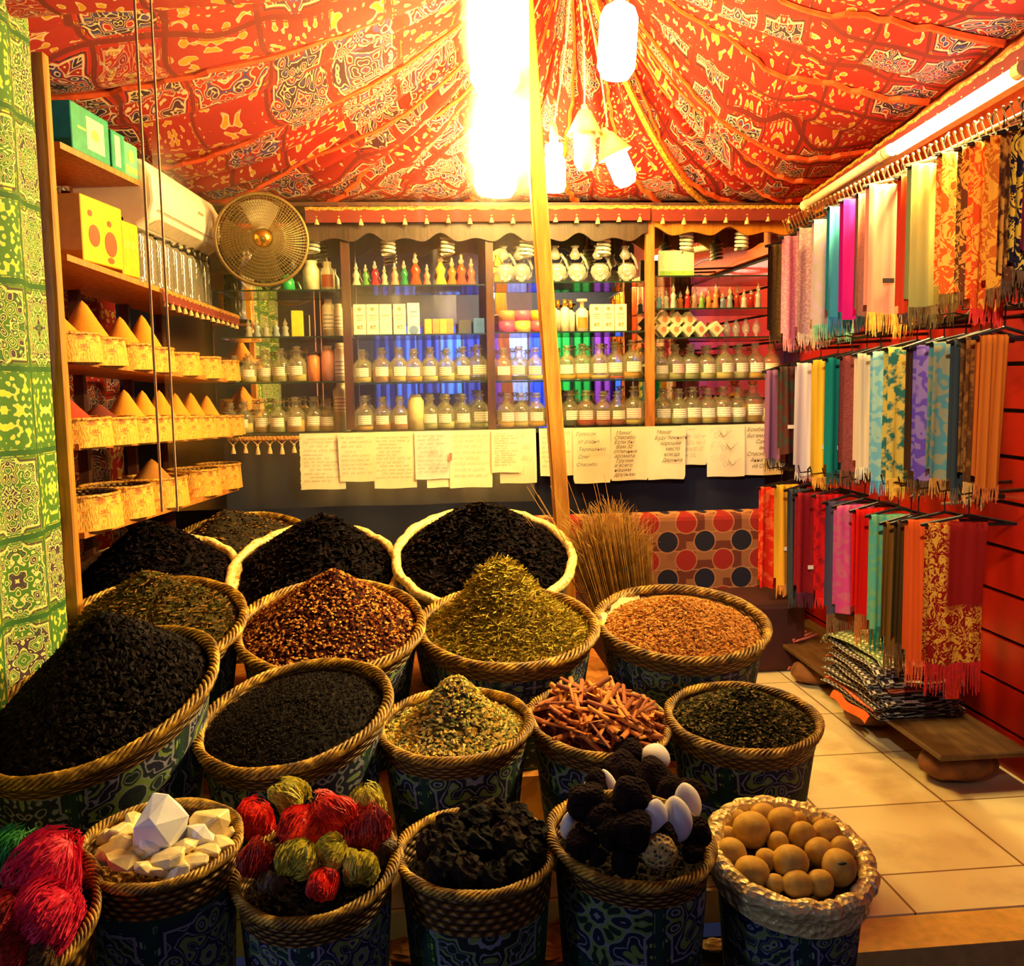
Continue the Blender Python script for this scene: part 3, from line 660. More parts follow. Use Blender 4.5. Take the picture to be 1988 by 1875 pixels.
TX = {1112: ([('Голосок', 0), ('от родни', .01), ('Терещенко', .012), ('Олег', .01), ('Спасибо', .0)], .0275, .042), 1186: ([('Мама!', .01), ('Спасибо', 0), ('Если бы', .0), ('Вам 32', .01), ('отличные', -.004), ('аромата', 0), ('Грузии', .01), ('и всего', 0), ('нашим', .0), ('друзьям', .0)], .028, .0255),
      1258: ([('Мама!', .03), ('Буду помнить', .02), ('хорошее', .05), ('место', .08), ('всегда', .07), ('Даринка', .06)], .027, .031), 1444: ([('Бомбей', 0), ('Богема', .0), ('Самая', .05), ('вкус', .07), ('Спасибо', 0), ('Анна +', .02), ('из СПб', .03)], .030, .034)}
zt0 = Z5(900, 832)-.03
for k, (a, c, bt, tp, rows, lay, pp, ink, lab) in enumerate(SH):
    y = YF-.006-.011*lay
    A, B_ = PY(a, tp, y), PY(c, tp, y); w_ = B_.x-A.x; zt = zt0+.022; h = zt-PY((a+c)/2, bt, y).z
    r = root('note_sheet', ((A.x+B_.x)/2, y, zt), lab, 'note sheet', 'handwritten note sheets below the bottom shelf')
    rr = random.Random(k); rc = .018 if 'rounded' in lab or 'Cyrillic' in lab else .002; torn = 'torn' in lab
    def ph(u, v, w_=w_, h=h, k=k, rc=rc, torn=torn, rr=rr):
        x = (u-.5)*w_; z = -v*h
        if v > 1-rc/h*1.01: x *= 1-.5*rc/w_*1.6*((v-(1-rc/h))/(rc/h))**2
        if torn and u < .01: x += rr.uniform(-.002, .004)
        return (x+.006*v*math.sin(k), -.006*math.sin(v*3+k)*v-.002*math.sin(u*5+k), z+.002*math.sin(u*6+k)*v)
    po = ob('paper', MB().grid(ph, 8, 40 if torn else 14), PAPP if pp else PAP, r)
    if rows: m_ = scribble(w_, h, rows, k+5)
    elif a in TX: ls, sz, gp = TX[a]; m_ = textmesh(ls, sz, -w_/2+.014, -h*.14, gp)
    else:
        m_ = scribble(w_, h, 3, 4, bold=.0013)
        for cx, cz in ((-.03, -.06), (.01, -.13), (.02, -.22)):
            pts = [(cx+.03*math.cos(t*.5)+.0022*t, -.0006, cz+.016*math.sin(t*1.1)+.0006*t) for t in range(26)]
            m_.tube([(p_[0]-.02, 0, p_[2]) for p_ in pts], .0007, 3)
    m_.v = [(x, y_-.0095-.004*abs(z), z) for x, y_, z in m_.v]
    ob('handwriting', m_, ink, po)
    if pp: ob('red_tab', MB().box((w_/2-.012, -.011, -.16), (w_/2+.004, -.009, -.12)), plain('red_tab', hx('e86860')), r)
# navy counter cloth below the sheets
ob('counter_front', MB().grid(lambda u, v: (X5(425)+u*(X5(1560)-X5(425)), 5.36+.012*math.sin(u*50), (zt0-.0)*v), 160, 3), plain('navy_drape', hx('101430'), .85), label='dark navy cloth front hanging below the display cabinet', cat='cloth')
fringe_trim(PY(440, 848, 5.3), PY(582, 846, 5.3), 'short tasselled braid under the bottom shelf, left of the note sheets', 6, h=.02)
# ------------------------------------------------------------------ patterned seat back
g = G('circle_print_cloth', .85); p = g.sep(g.coord('Object')); cs = .205
u, v = p[0]/cs, p[2]/cs
def ring(g, u, v, ou, ov):
    a = ((u+ou).fr()-.5); b = ((v+ov).fr()-.5); return g.math('SQRT', a*a+b*b)
d1, d2 = ring(g, u, v, 0, 0), ring(g, u, v, .5, .5)
bg = g.mix(g.step(g.white(g.vec((u*4).fl(), (v*4).fl())), .6, .01), hx('9a6038'), hx('6a2c18'))
ln = 1-g.step((((v*2).fr()-.5).ab()), .02, .01)
bg = g.mix(ln, bg, hx('c08850'))
bg = g.mix(1-g.step(d1, .30, .01), bg, hx('c08050')); bg = g.mix(1-g.step(d1, .275, .01), bg, hx('9c1c10'))
bg = g.mix(1-g.step(d2, .30, .01), bg, hx('c08050')); bg = g.mix(1-g.step(d2, .275, .01), bg, hx('141228'))
g.color(bg); CIRC = g.m
pa, pb = PY(1150, 1002, 5.1), PY(1492, 1000, 5.1)
so = root('padded_bench', (pa.x, 5.1, 0), 'low bench upholstered in cloth printed with red and navy circles', 'bench')
o = ob('backrest', MB().box((-.7, 0, .30), (pb.x-pa.x+.1, .14, pa.z)), CIRC, so); m = o.modifiers.new('b', 'BEVEL'); m.width = .04; m.segments = 3
o = ob('seat', MB().box((-.7, -.42, .0), (pb.x-pa.x+.05, -.003, .36)), plain('dark_red_seat', hx('3c0e08'), .8, var=.4, scale=6), so); m = o.modifiers.new('b', 'BEVEL'); m.width = .03; m.segments = 2
# ------------------------------------------------------------------ left side: curtain, post, shelves
CY = PX(106, 745, -1.2).y
cr = root('patterned_curtain', (-1.21, 2.0, 0), 'green and yellow applique curtain hanging at the left of the stall', 'curtain')
def cu(u, v):
    y = 0+u*(CY-2.0); z = 2.95*(1-v)
    y += .14*u*max(0, (v-.42)/.58)
    return (.03*math.sin(y*11)*(.5+.5*v)+.012*math.sin(y*27+1), y, z)
ob('curtain_cloth', MB().grid(cu, 120, 30, lambda u, v: (u*1.5+v*.12, (1-v)*2.95)), GRN.m, cr, smooth=True)
a_, b_ = PX(78, 20, -1.20), PX(136, 905, -1.20)
_cp = PX(116, 745, -1.185)
squarepole('corner_post', (-1.20, _cp.y+.05, 0), (-1.20, _cp.y+.05, 2.6), .046, WOODY, 'upright yellow wooden post at the edge of the green curtain')
def fl(px, z_, far=5.3):      # X of the left shelf front at a depth
    return 0
YA = PX(134, 745, -1.17).y+.06; XA, XB, YB = -1.17, -.94, 5.26
def sx(y): return XA+(y-YA)/(YB-YA)*(XB-XA)
def spx(px):                  # depth where the shelf front is seen at image column px
    lo, hi = 3.3, 5.4
    for _ in range(40):
        m_ = (lo+hi)/2; v_ = Vector((sx(m_), m_, 1.5))-CAM; c_ = ROT.transposed() @ v_
        if 994+FPX*c_.x/-c_.z < px: lo = m_
        else: hi = m_
    return lo
def shelf(za, zb, y0_, y1_, label, dep=.34):
    o = root('wooden_shelf', (sx(y0_), y0_, za), label, 'shelf', 'wooden shelves on the left side')
    mb = MB(); t_ = .022
    q = [(sx(y0_)-dep, y0_, za), (sx(y0_), y0_, za), (sx(y1_), y1_, zb), (sx(y1_)-dep, y1_, zb)]
    vs = [Vector(p_)-Vector((sx(y0_), y0_, za)) for p_ in q]; vs += [p_-Vector((0, 0, t_)) for p_ in vs]
    mb.add(vs, [(0, 1, 2, 3), (7, 6, 5, 4), (0, 4, 5, 1), (1, 5, 6, 2), (2, 6, 7, 3), (3, 7, 4, 0)])
    ob('board', mb, WOODO, o); return o
HS = [(2.33, 2.33), (1.955, 1.875), (1.60, 1.53), (1.30, 1.245), (.985, .96)]
def hz(k, y): a, b = HS[k]; return a+(b-a)*(y-YA)/(YB-YA)
ye0 = spx(293)
shelf(2.33, 2.33, YA, ye0, 'top wooden shelf carrying the green boxes')
shelf(*HS[1], YA, YB, 'wooden shelf carrying the yellow boxes and glass jars')
shelf(*HS[2], YA, YB, 'wooden shelf under the upper row of spice baskets')
shelf(*HS[3], YA, YB, 'wooden shelf under the middle row of spice baskets')
shelf(*HS[4], YA, spx(455), 'lowest wooden shelf, under the open baskets')
mb = MB()
UPY = (YA+.04, 4.30, 4.78, 5.2)
for y in UPY: o = ob('shelf_upright', MB().box((sx(y)-.34, y-.02, 0), (sx(y)-.30, y+.02, 2.3)), WOODD, label='dark wooden upright behind the left shelves, %s from the street' % ORD[UPY.index(y)], cat='upright', group='uprights behind the left shelves')
# gold fringe on board 2
q0, q1 = spx(320), spx(478)
fringe_trim((sx(q0)+.008, q0, hz(1, q0)-.004), (sx(q1)+.008, q1, hz(1, q1)-.004), 'orange tasselled braid on the shelf edge below the glass jars', 14, h=.05, ts=.035)
# spice baskets with fringe bands
SC = {'o': ('e8901c', 'ochre-yellow'), 'r': ('c83010', 'red'), 'd': ('6a1c0c', 'dark red'), 'b': ('a8681c', 'brown')}
def spmat(k):
    nm = 'spice_'+k
    if nm in _mc: return _mc[nm]
    g = G(nm, .9); n = g.noise(g.coord(), 160, 3); c_ = hx(SC[k][0]); g.color(g.ramp(n, [(.3, tuple(x*.75 for x in c_)), (.7, c_)])); g.bump(n, .3, .003); _mc[nm] = g.m; return g.m
g = G('gold_fringe_cloth', .7); p = g.sep(g.coord('UV')); n = g.noise(g.vec(p[0]*60, p[1]*2), 3, 3)
n3 = g.noise(g.vec(p[0]*8, p[1]*3), 2, 2); c_ = g.ramp(n, [(.3, hx('a8641c')), (.55, hx('e8a838')), (.75, hx('f4c860'))])
zig = 1-g.step(((p[0]*14).fr()-.5).ab()*.25+(p[1]-.86).ab(), .08, .01); c_ = g.mix(zig*.8, c_, hx('7a2c10')); c_ = g.mix(g.step(n3, .62, .02)*.7, c_, hx('c84418')); g.color(c_); g.bump(n, .5, .01); GF = g.m
WICK = None
def wickmat(name, c1, c2, c3):
    g = G(name, .5); p = g.sep(g.coord('UV')); a = p[0]*1.0; b = p[1]
    wv = ((a*70+((b*10).fl())*1.0)*math.pi).sin()*.5+.5; rw = ((b*10).fr()*math.pi).sin()
    n = g.noise(g.vec(a*6, b*12), 4, 4); f = wv*rw*.6+n*.5
    g.color(g.ramp(f, [(.15, c1), (.5, c2), (.85, c3)])); g.bump(wv*rw, .8, .01); return g.m
WICK = wickmat('brown_wicker', hx('241004'), hx('6c4410'), hx('b88424'))
g = G('wicker_strand', .45); p = g.coord('Object'); n = g.noise(p, 22, 4, .7); g.color(g.ramp(n, [(.32, hx('301a04')), (.5, hx('8c6214')), (.68, hx('f0bc44'))])); STRD = g.m
g = G('pale_rim_wrap', .4); n = g.noise(g.coord(), 60, 4); g.color(g.ramp(n, [(.3, hx('b88428')), (.6, hx('f6dc90'))])); g.bump(n, .5, .01); PALE = g.m
g = G('crumpled_foil', .35, .25); n = g.vor(g.coord(), 60); g.color(hx('f2d68c')); g.bump(n, .7, .012); FOIL = g.m
def uvcyl(mb, prof, n, c=(0, 0, 0), wav=0, nw=9, sh=None):
    def fn(u, v):
        t = v*(len(prof)-1); i = min(len(prof)-2, int(t)); f = t-i
        r_ = prof[i][0]*(1-f)+prof[i+1][0]*f; z = prof[i][1]*(1-f)+prof[i+1][1]*f
        r_ *= 1+wav*v*math.sin(u*math.pi*2*nw); a = u*2*math.pi
        x, y, z = r_*math.cos(a), r_*math.sin(a), z
        if sh: z += sh(x, y, v)
        return (c[0]+x, c[1]+y, c[2]+z)
    return mb.grid(fn, n, (len(prof)-1)*2, lambda u, v: (u, 1-v))
def spice_basket(px, lv, rad, h, cone, label, hc=.13, ctop=None, off=.15):
    y = spx(px); x = sx(y)-rad*.72
    r = root('spice_basket', (x, y, hz(lv, y)+.001), label, 'basket', 'spice baskets on the left shelves')
    mb = MB(); uvcyl(mb, [(rad*.92, 0), (rad, h)], 28); uvcyl(mb, [(rad*.97, h), (rad*.9, .012)], 28); mb.lathe([(.001, .012), (rad*.9, .012)], 20)
    ob('basket_wall', mb, WICK, r, smooth=True)
    mb = MB(); uvcyl(mb, [(rad*1.03, h+.004), (rad*1.05, h*.62), (rad*1.08, -.012 if lv < 4 else .0)], 60, wav=.025, nw=13); ob('gold_fringe', mb, GF, r, smooth=True)
    mb = MB(); mb.tube([(rad*1.02*math.cos(t*.2244), rad*1.02*math.sin(t*.2244), h+.003) for t in range(28)], .007, 6, closed=True); ob('rim', mb, GOLDR.m, r, smooth=True)
    if cone:
        rc = rad*.86; s = root('spice_cone', (x, y, hz(lv, y)+h*.45), label.replace('basket', 'spice cone in the basket').replace('fringed ', ''), 'spice', 'smooth cones of ground spice')
        bpy.data.objects.remove(s)
        mb = MB().lathe([(rc*1.04, h*.55-.01), (rc, h*.62), (rc*.72, h*.62+hc*.28), (rc*.42, h*.62+hc*.60), (rc*.16, h*.62+hc*.9), (.001, h*.62+hc)], 26)
        ob('spice_cone', mb, spmat(cone), None, label='smooth %s spice cone %s' % (SC[cone][1], off_), cat='spice', group='cones of ground spice', kind='stuff', smooth=True, loc=(x, y, hz(lv, y)+.002))
for nm, lv, items in (('upper', 2, [(170, .15, 'o', .13), (222, .14, 'o', .18), (282, .12, 'o', .15), (322, .12, 'o', .18), (372, .12, None, 0), (415, .12, None, 0), (452, .11, None, 0)]),
                      ('middle', 3, [(182, .15, 'r', .12), (238, .13, 'd', .09), (282, .12, 'o', .15), (312, .11, 'o', .15), (343, .11, 'o', .155), (371, .105, 'o', .145), (400, .105, 'o', .15), (428, .10, 'o', .14), (458, .1, None, 0)]),
                      ('lowest', 4, [(190, .16, None, 0), (262, .135, None, 0), (332, .14, 'b', .13), (402, .12, None, 0), (446, .11, None, 0)])):
    for k, (px, rad, cn, hc) in enumerate(items):
        off_ = 'in the %s basket from the curtain, %s row' % (ORD[k], nm)
        spice_basket(px, lv, rad, .085 if lv < 4 else .12, cn, '%s fringed basket from the curtain, %s row of the left shelves' % (ORD[k], nm), hc or .1)
# boxes on the left shelves (long side towards the room)
def sbox(px, lv, ln_, h, dep, mats, name, label, cat, deco=None, back=0.0, lvz=None):
    y = spx(px); ang = math.atan2(XB-XA, YB-YA)
    r = root(name, (sx(y)-back-.004, y, (hz(lv, y) if lv else 2.33)+.001), label, cat, rot=(0, 0, -ang))
    o = ob('body', MB().box((-dep, 0, 0), (0, ln_, h)), mats, r); m = o.modifiers.new('b', 'BEVEL'); m.width = .003
    if deco:
        for nm, mt, q in deco:
            mb = MB()
            for kind, a, b, c_, d_ in q:
                if kind == 'r': mb.add([(.001, a*ln_, b*h), (.001, c_*ln_, b*h), (.001, c_*ln_, d_*h), (.001, a*ln_, d_*h)], [(0, 1, 2, 3)])
                elif kind == 'e':
                    vs = [(.0015, a*ln_, b*h)]+[(.0015, a*ln_+c_*ln_*math.cos(t*.3927), b*h+d_*h*math.sin(t*.3927)) for t in range(16)]
                    mb.add(vs, [(0, 1+t, 1+(t+1) % 16) for t in range(16)])
                elif kind == 'f':     # on the end facing the street
                    mb.add([(a*dep, -.001, b*h), (c_*dep, -.001, b*h), ((a+c_)/2*dep, -.001, d_*h)], [(0, 1, 2)])
            ob(nm, mb, mt, o)
    return r
TG = plain('teal_card', hx('1c9070'), .4); PALEG = plain('pale_green_print', hx('c8e8b0'), .5); YEL = plain('yellow_card', hx('f4a408'), .45, var=.08)
YPR = plain('yellow_tea_print', hx('e8d860'), .5); BRN = plain('brown_date_print', hx('9a3c10'), .5); DKB = plain('dark_print', hx('3c1808'), .6)
sbox(172, 0, .30, .165, .19, TG, 'green_box', 'large teal-green box with a pale panel on the top left shelf', 'box', [('pale_panel', PALEG, [('r', .38, .15, .85, .85)]), ('yellow_print', YPR, [('r', .15, .5, .36, .55), ('e', .6, .5, .12, .12)])])
sbox(246, 0, .12, .145, .16, TG, 'green_box', 'narrow green box standing between the two other green ones', 'box', [('pale_panel', PALEG, [('r', .2, .1, .6, .9)])])
sbox(268, 0, .13, .13, .14, plain('mint_card', hx('5cb890'), .4), 'green_box', 'mint-green box at the end of the top left shelf', 'box', [('yellow_print', YPR, [('r', .1, .1, .9, .3), ('e', .5, .6, .2, .2)])])
sbox(180, 1, .34, .235, .22, YEL, 'yellow_box', 'big yellow box with brown fruit pictures', 'box', [('fruit_print', BRN, [('e', .28, .42, .13, .17), ('e', .68, .36, .15, .20), ('e', .2, .75, .05, .05), ('e', .66, .68, .05, .05), ('e', .66, .10, .08, .05)]), ('dark_triangle', DKB, [('f', -.8, .84, -.35, .95)])])
sbox(254, 1, .16, .21, .2, plain('golden_card', hx('e8a010'), .45), 'yellow_box', 'smaller yellow box with a green corner, beside the big one', 'box', [('green_corner', plain('green_corner', hx('88a030')), [('r', .1, .5, .9, .66)])])
# glass jars
jr = None; JG = glassy('jar_glass', (.5, .45, .34), .75, .08); LID = plain('dark_metal_lid', hx('40382c'), .25, .9)
for k, px in enumerate((298, 314, 330, 346, 361, 376, 390, 404, 417, 430)):
    y = spx(px)+.02; p_ = (sx(y)-.09, y, hz(1, y)+.001); lab = 'tall glass jar with dark contents, %s from the yellow boxes' % ORD[k]
    if jr is None:
        jr = root('glass_jar', p_, lab, 'jar', 'tall glass jars on the left shelf')
        pr = [(.001, 0), (.052, 0), (.055, .01)]
        for q in range(6): pr += [(.055, .03+.028*q), (.050, .040+.028*q)]
        pr += [(.055, .2), (.042, .225), (.042, .235)]
        ob('glass', MB().lathe(pr, 18), JG, jr, smooth=True)
        ob('contents', MB().lathe([(.001, .004), (.046, .004), (.046, .12), (.001, .13)], 14), plain('dark_jar_contents', hx('2a1c10'), .6, var=.5, scale=60), jr)
        ob('lid', MB().lathe([(.045, .226), (.047, .23), (.047, .262), (.04, .268), (.001, .268)], 18), LID, jr, smooth=True)
    else: copy_tree(jr, p_, lab)
# air conditioner
y = spx(296); r = root('air_conditioner', (-1.37, y, 2.13), 'white wall air conditioner above the glass jars', 'air conditioner', rot=(0, 0, math.radians(-4)))
WH = plain('white_ac_plastic', hx('f4e4cc'), .35, var=.03); Lc = 1.02
def acp(u, v):
    a = v*math.pi/2*1.02
    return None
prof = [(0, 0), (.27, .015), (.33, .05), (.35, .12), (.345, .22), (.31, .285), (.24, .30), (0, .30)]
vs = [(x, 0, z) for x, z in prof]+[(x, Lc, z) for x, z in prof]; n_ = len(prof)
o = ob('casing', MB().add(vs, [(i, (i+1) % n_, n_+(i+1) % n_, n_+i) for i in range(n_)]+[tuple(range(n_))[::-1], tuple(range(n_, 2*n_))]), WH, r); m = o.modifiers.new('b', 'BEVEL'); m.width = .02; m.segments = 3
ob('outlet_flap', MB().add([(.285, .06, .022), (.285, Lc-.06, .022), (.341, Lc-.06, .055), (.341, .06, .055)], [(0, 1, 2, 3)]), plain('ac_flap', hx('d8c4a8'), .4), r)
ob('panel_seam', MB().box((.347, .03, .085), (.353, Lc-.03, .088)), plain('seam_grey', hx('8a7860')), r)
ob('badge', MB().box((.349, .62, .17), (.353, .70, .18)), plain('badge_grey', hx('a08c70')), r)
# round fan
fc = PY(508, 466, 5.0); r = root('wall_fan', fc, 'round dark wall fan with a golden hub', 'fan', rot=(math.radians(88), 0, math.radians(14)))
FM = plain('dark_fan_metal', hx('7a6030'), .4, .4); RF = .22
mb = MB()
for s_, zz in ((1, .055),):
    for k in range(84):
        a = k*2*math.pi/84
        mb.tube([(RF*q*math.cos(a+.25*q), RF*q*math.sin(a+.25*q), .07-.05*q**3) for q in (.22, .45, .7, .9, 1.0)], .0016, 4)
    for q in (.28, .35, .42, .5, .57, .65, .72, .8, .86, .92): mb.tube([(RF*q*math.cos(t*.1745), RF*q*math.sin(t*.1745), .069-.05*q**3) for t in range(36)], .0018, 4, closed=True)
ob('front_grille', mb, FM, r)
ob('outer_ring', MB().tube([(RF*math.cos(t*.1309), RF*math.sin(t*.1309), .015) for t in range(48)], .010, 8, closed=True), FM, r, smooth=True)
mb = MB()
for k in range(44):
    a = k*2*math.pi/44; mb.tube([(RF*q*math.cos(a), RF*q*math.sin(a), -.06+.07*q**3) for q in (.25, .6, .85, 1.0)], .0016, 4)
ob('rear_grille', mb, FM, r)
for k in range(4):
    a = k*math.pi/2
    ob('blade', MB().grid(lambda u, v, a=a: ((.04+.155*u)*math.cos(a+(v-.5)*(1.25-.2*u)), (.04+.155*u)*math.sin(a+(v-.5)*(1.25-.2*u)), .018*(v-.5)*2), 8, 8), plain('brown_blade', hx('6a5830'), .3, .2), r, smooth=True)
ob('hub', MB().lathe([(.001, .085), (.022, .084), (.034, .076), (.040, .066), (.046, .064), (.048, .055), (.001, .055)], 24), plain('polished_gold', hx('e0b040'), .2, .9), r, smooth=True)
ob('motor', MB().lathe([(.001, -.15), (.05, -.15), (.065, -.12), (.065, -.04), (.001, -.03)], 20), plain('black_motor', hx('181410'), .5), r, smooth=True)
ob('wall_bracket', MB().tube([(0, 0, -.13), (0, -.12, -.2), (0, -.16, -.34)], .016, 8), plain('black_motor', hx('181410'), .5), r)
# low padded board under the fan
# ------------------------------------------------------------------ clear plastic sheet hanging from the canopy edge
g = G('clear_vinyl', .1); n = g.n; tr = n.new('ShaderNodeBsdfTransparent'); tr.inputs[0].default_value = (.97, .97, .97, 1)
rfr = n.new('ShaderNodeBsdfRefraction'); rfr.inputs['IOR'].default_value = 1.45; rfr.inputs['Roughness'].default_value = .38
gl = n.new('ShaderNodeBsdfGlossy'); gl.inputs['Roughness'].default_value = .12
m1 = n.new('ShaderNodeMixShader'); cc = g.sep(g.coord('Object')); st = g.noise(g.vec(cc[0]*14, cc[1], cc[2]*.5), 2, 3)
g.put(m1.inputs[0], g.math('MULTIPLY_ADD', st, .16, .06)); g.nt.links.new(tr.outputs[0], m1.inputs[1]); g.nt.links.new(rfr.outputs[0], m1.inputs[2])
m2 = n.new('ShaderNodeMixShader'); m2.inputs[0].default_value = .006; g.nt.links.new(m1.outputs[0], m2.inputs[1]); g.nt.links.new(gl.outputs[0], m2.inputs[2])
g.nt.links.new(m2.outputs[0], n['Material Output'].inputs[0]); VIN = g.m
YV = 3.05
v0, v1 = PY(305, 500, YV).x, PY(1032, 500, YV).x; zb_, zt_ = PY(600, 985, YV).z, 2.95
r = root('plastic_sheet', (v0, YV, 0), 'clear plastic sheet hanging from the canopy front, left of the pole', 'sheet')
def vn(u, v): return (u*(v1-v0), .010*math.sin(u*17)+.01*math.sin(v*5), zb_+(zt_-zb_)*v)
ob('sheet', MB().grid(vn, 60, 12), VIN, r, smooth=True)
HEM = glassy('vinyl_hem', (.95, .80, .72), .6, .2)
ob('hem', MB().box((-.028, -.004, zb_), (-.022, .004, zt_)).box((.018, -.004, zb_), (.023, .004, zt_)), plain('vinyl_hem_line', hx('d89878'), .4), r)
# ------------------------------------------------------------------ scarves on the right wall
def scarfmat(k, c, pat, c2):
    c = hx(c); g = G('scarf_cloth_%s' % k, .85); uv = g.sep(g.coord('UV')); u, v = uv[0], uv[1]
    f = g.noise(g.vec(u*60, v*160), 4, 2); base = g.mix(f*.35, c, tuple(x*.55 for x in c))
    if pat:
        d = hx(c2)
        if pat == 'paisley':
            n = g.noise(g.vec((u-.5).ab()*2.6, v*4.2), 1.9, 3, .6, 1.2); n2 = g.vor(g.vec(u*3, v*7), 1.6)
            m_ = g.step((n*5).fr(), .55, .03).mx(1-g.step(n2, .28, .03)); base = g.mix(m_*.9, base, d)
        elif pat == 'shawl':
            n = g.noise(g.vec(u*3.4, v*6.5), 2.2, 3, .6, 1.2); m_ = g.step((n*5).fr(), .55, .03)*((1-g.step(v, .34, .03)).mx(1-g.step(u, .26, .03))); base = g.mix(m_*.9, base, d)
        elif pat == 'blotch':
            n = g.noise(g.vec(u*2.6, v*6), 1.6, 3, .6); base = g.mix(g.step(n, .52, .04), base, d)
        elif pat == 'wave':
            n = g.noise(g.vec(u*1.2, v*3.2), 1.5, 2); base = g.mix(g.step(((n*7+v*2).fr()), .5, .1)*.8, base, d)
        elif pat == 'fine':
            n = g.noise(g.vec(u*14, v*36), 1.4, 3); base = g.mix(g.step(n, .52, .05)*.55, base, d)
        elif pat == 'rib':
            n = ((u*90).sin()*.5+.5); base = g.mix(n*.5, base, d)
    g.color(g.mix(.05, base, (0, 0, 0))); g.bump(f, .25, .004); g.b.inputs['Specular IOR Level'].default_value = .15; return g.m
RX = {0: 1.74, 1: 1.78, 2: 1.74}
HG_ = {0: (2.165, 1.62), 1: (1.60, 1.10), 2: (.99, .48)}
def ydepth(px, x):       # depth where a vertical at x is seen in image column px (around eye level)
    lo, hi = 1.5, 6
    for _ in range(40):
        m_ = (lo+hi)/2; c_ = ROT.transposed() @ Vector((x, m_, 0)); q = 994+FPX*c_.x/-c_.z
        if q > px: lo = m_
        else: hi = m_
    return lo
TAG = plain('woven_tag', hx('e8dcc8'), .6); TAGB = plain('black_tag', hx('14100c'), .6)
ROWN = ('top', 'middle', 'bottom')
def scarf(row_, px, py0, py1, wd, c, fr, pat, c2, label, frl=.07, tag=None, x=None):
    x = RX[row_] if x is None else x; y = ydepth(px, x); a = PY(px+10, py0, y); b = PY(px+10, py1, y)
    if py0 is None: pass
    h = a.z-b.z-frl*(1 if fr else 0)
    r = root('hanging_scarf', (x, y, a.z), label, 'scarf', '%s row of hanging scarves' % ROWN[row_], rot=(0, 0, R.uniform(-.18, .08)))
    ph = R.uniform(0, 6); k_ = R.uniform(1.2, 2.4); am = .008+.006*R.random()
    def f(u, v):
        if v < .44: t = 1-v/.44; yo = -.016
        elif v < .56: t = 0; yo = -.016+.032*(v-.44)/.12
        else: t = (v-.56)/.44; yo = .016
        zz = -t*h*(1 if v < .5 else .93)
        if .44 <= v <= .56: zz = .010*math.sin((v-.44)/.12*math.pi)
        wv = math.sin(u*k_*6.28+ph)*am*(.25+t)+math.sin(u*k_*2.3*6.28+ph*2)*am*.35
        xx = u*wd*(1-.06*math.sin(t*2.2+ph))+.006*t*math.sin(ph)
        return (xx, yo+wv*(1 if v < .5 else .9), zz-.006*math.sin(u*5+ph)*t)
    co = ob('cloth', MB().grid(f, 18, 36, lambda u, v: (u*wd/.25, v*2*h/.5)), scarfmat('%d_%s_%d' % (row_, c, px), c, pat, c2), r, smooth=True)
    if fr:
        mb = MB(); n_ = int(wd/.0045)
        for i in range(n_):
            u = (i+.5)/n_; p0 = Vector(f(u, 0))+Vector((0, 0, .004)); l_ = frl*R.uniform(.75, 1.1); dx = R.uniform(-.006, .006)
            mb.tube([p0, p0+Vector((dx*.4, R.uniform(-.003, .003), -l_*.5)), p0+Vector((dx, 0, -l_))], [.0026, .0028, .0014], 4)
        ob('fringe', mb, plain('fringe_'+fr, hx(fr), .8, var=.3, scale=50), r)
    if tag: ob('tag', MB().box((wd*.25, -.045, -h*tag[0]-.018), (wd*.25+.045, -.043, -h*tag[0])), TAGB if tag[1] else TAG, co)
    ob('hanger', MB().tube([(-.02, 0, .0), (wd+.10, 0, .0)], .006, 6).tube([(-.02, 0, 0), (wd*.5+.04, 0, .032), (wd+.10, 0, 0)], .006, 6).tube([(wd*.5+.04, 0, .032), (wd*.5+.04, 0, .10), (wd*.5+.055, 0, .115)], .004, 6), plain('black_hanger', hx('100c0a'), .4), r)
    return r
S = 'scarf in the top row'
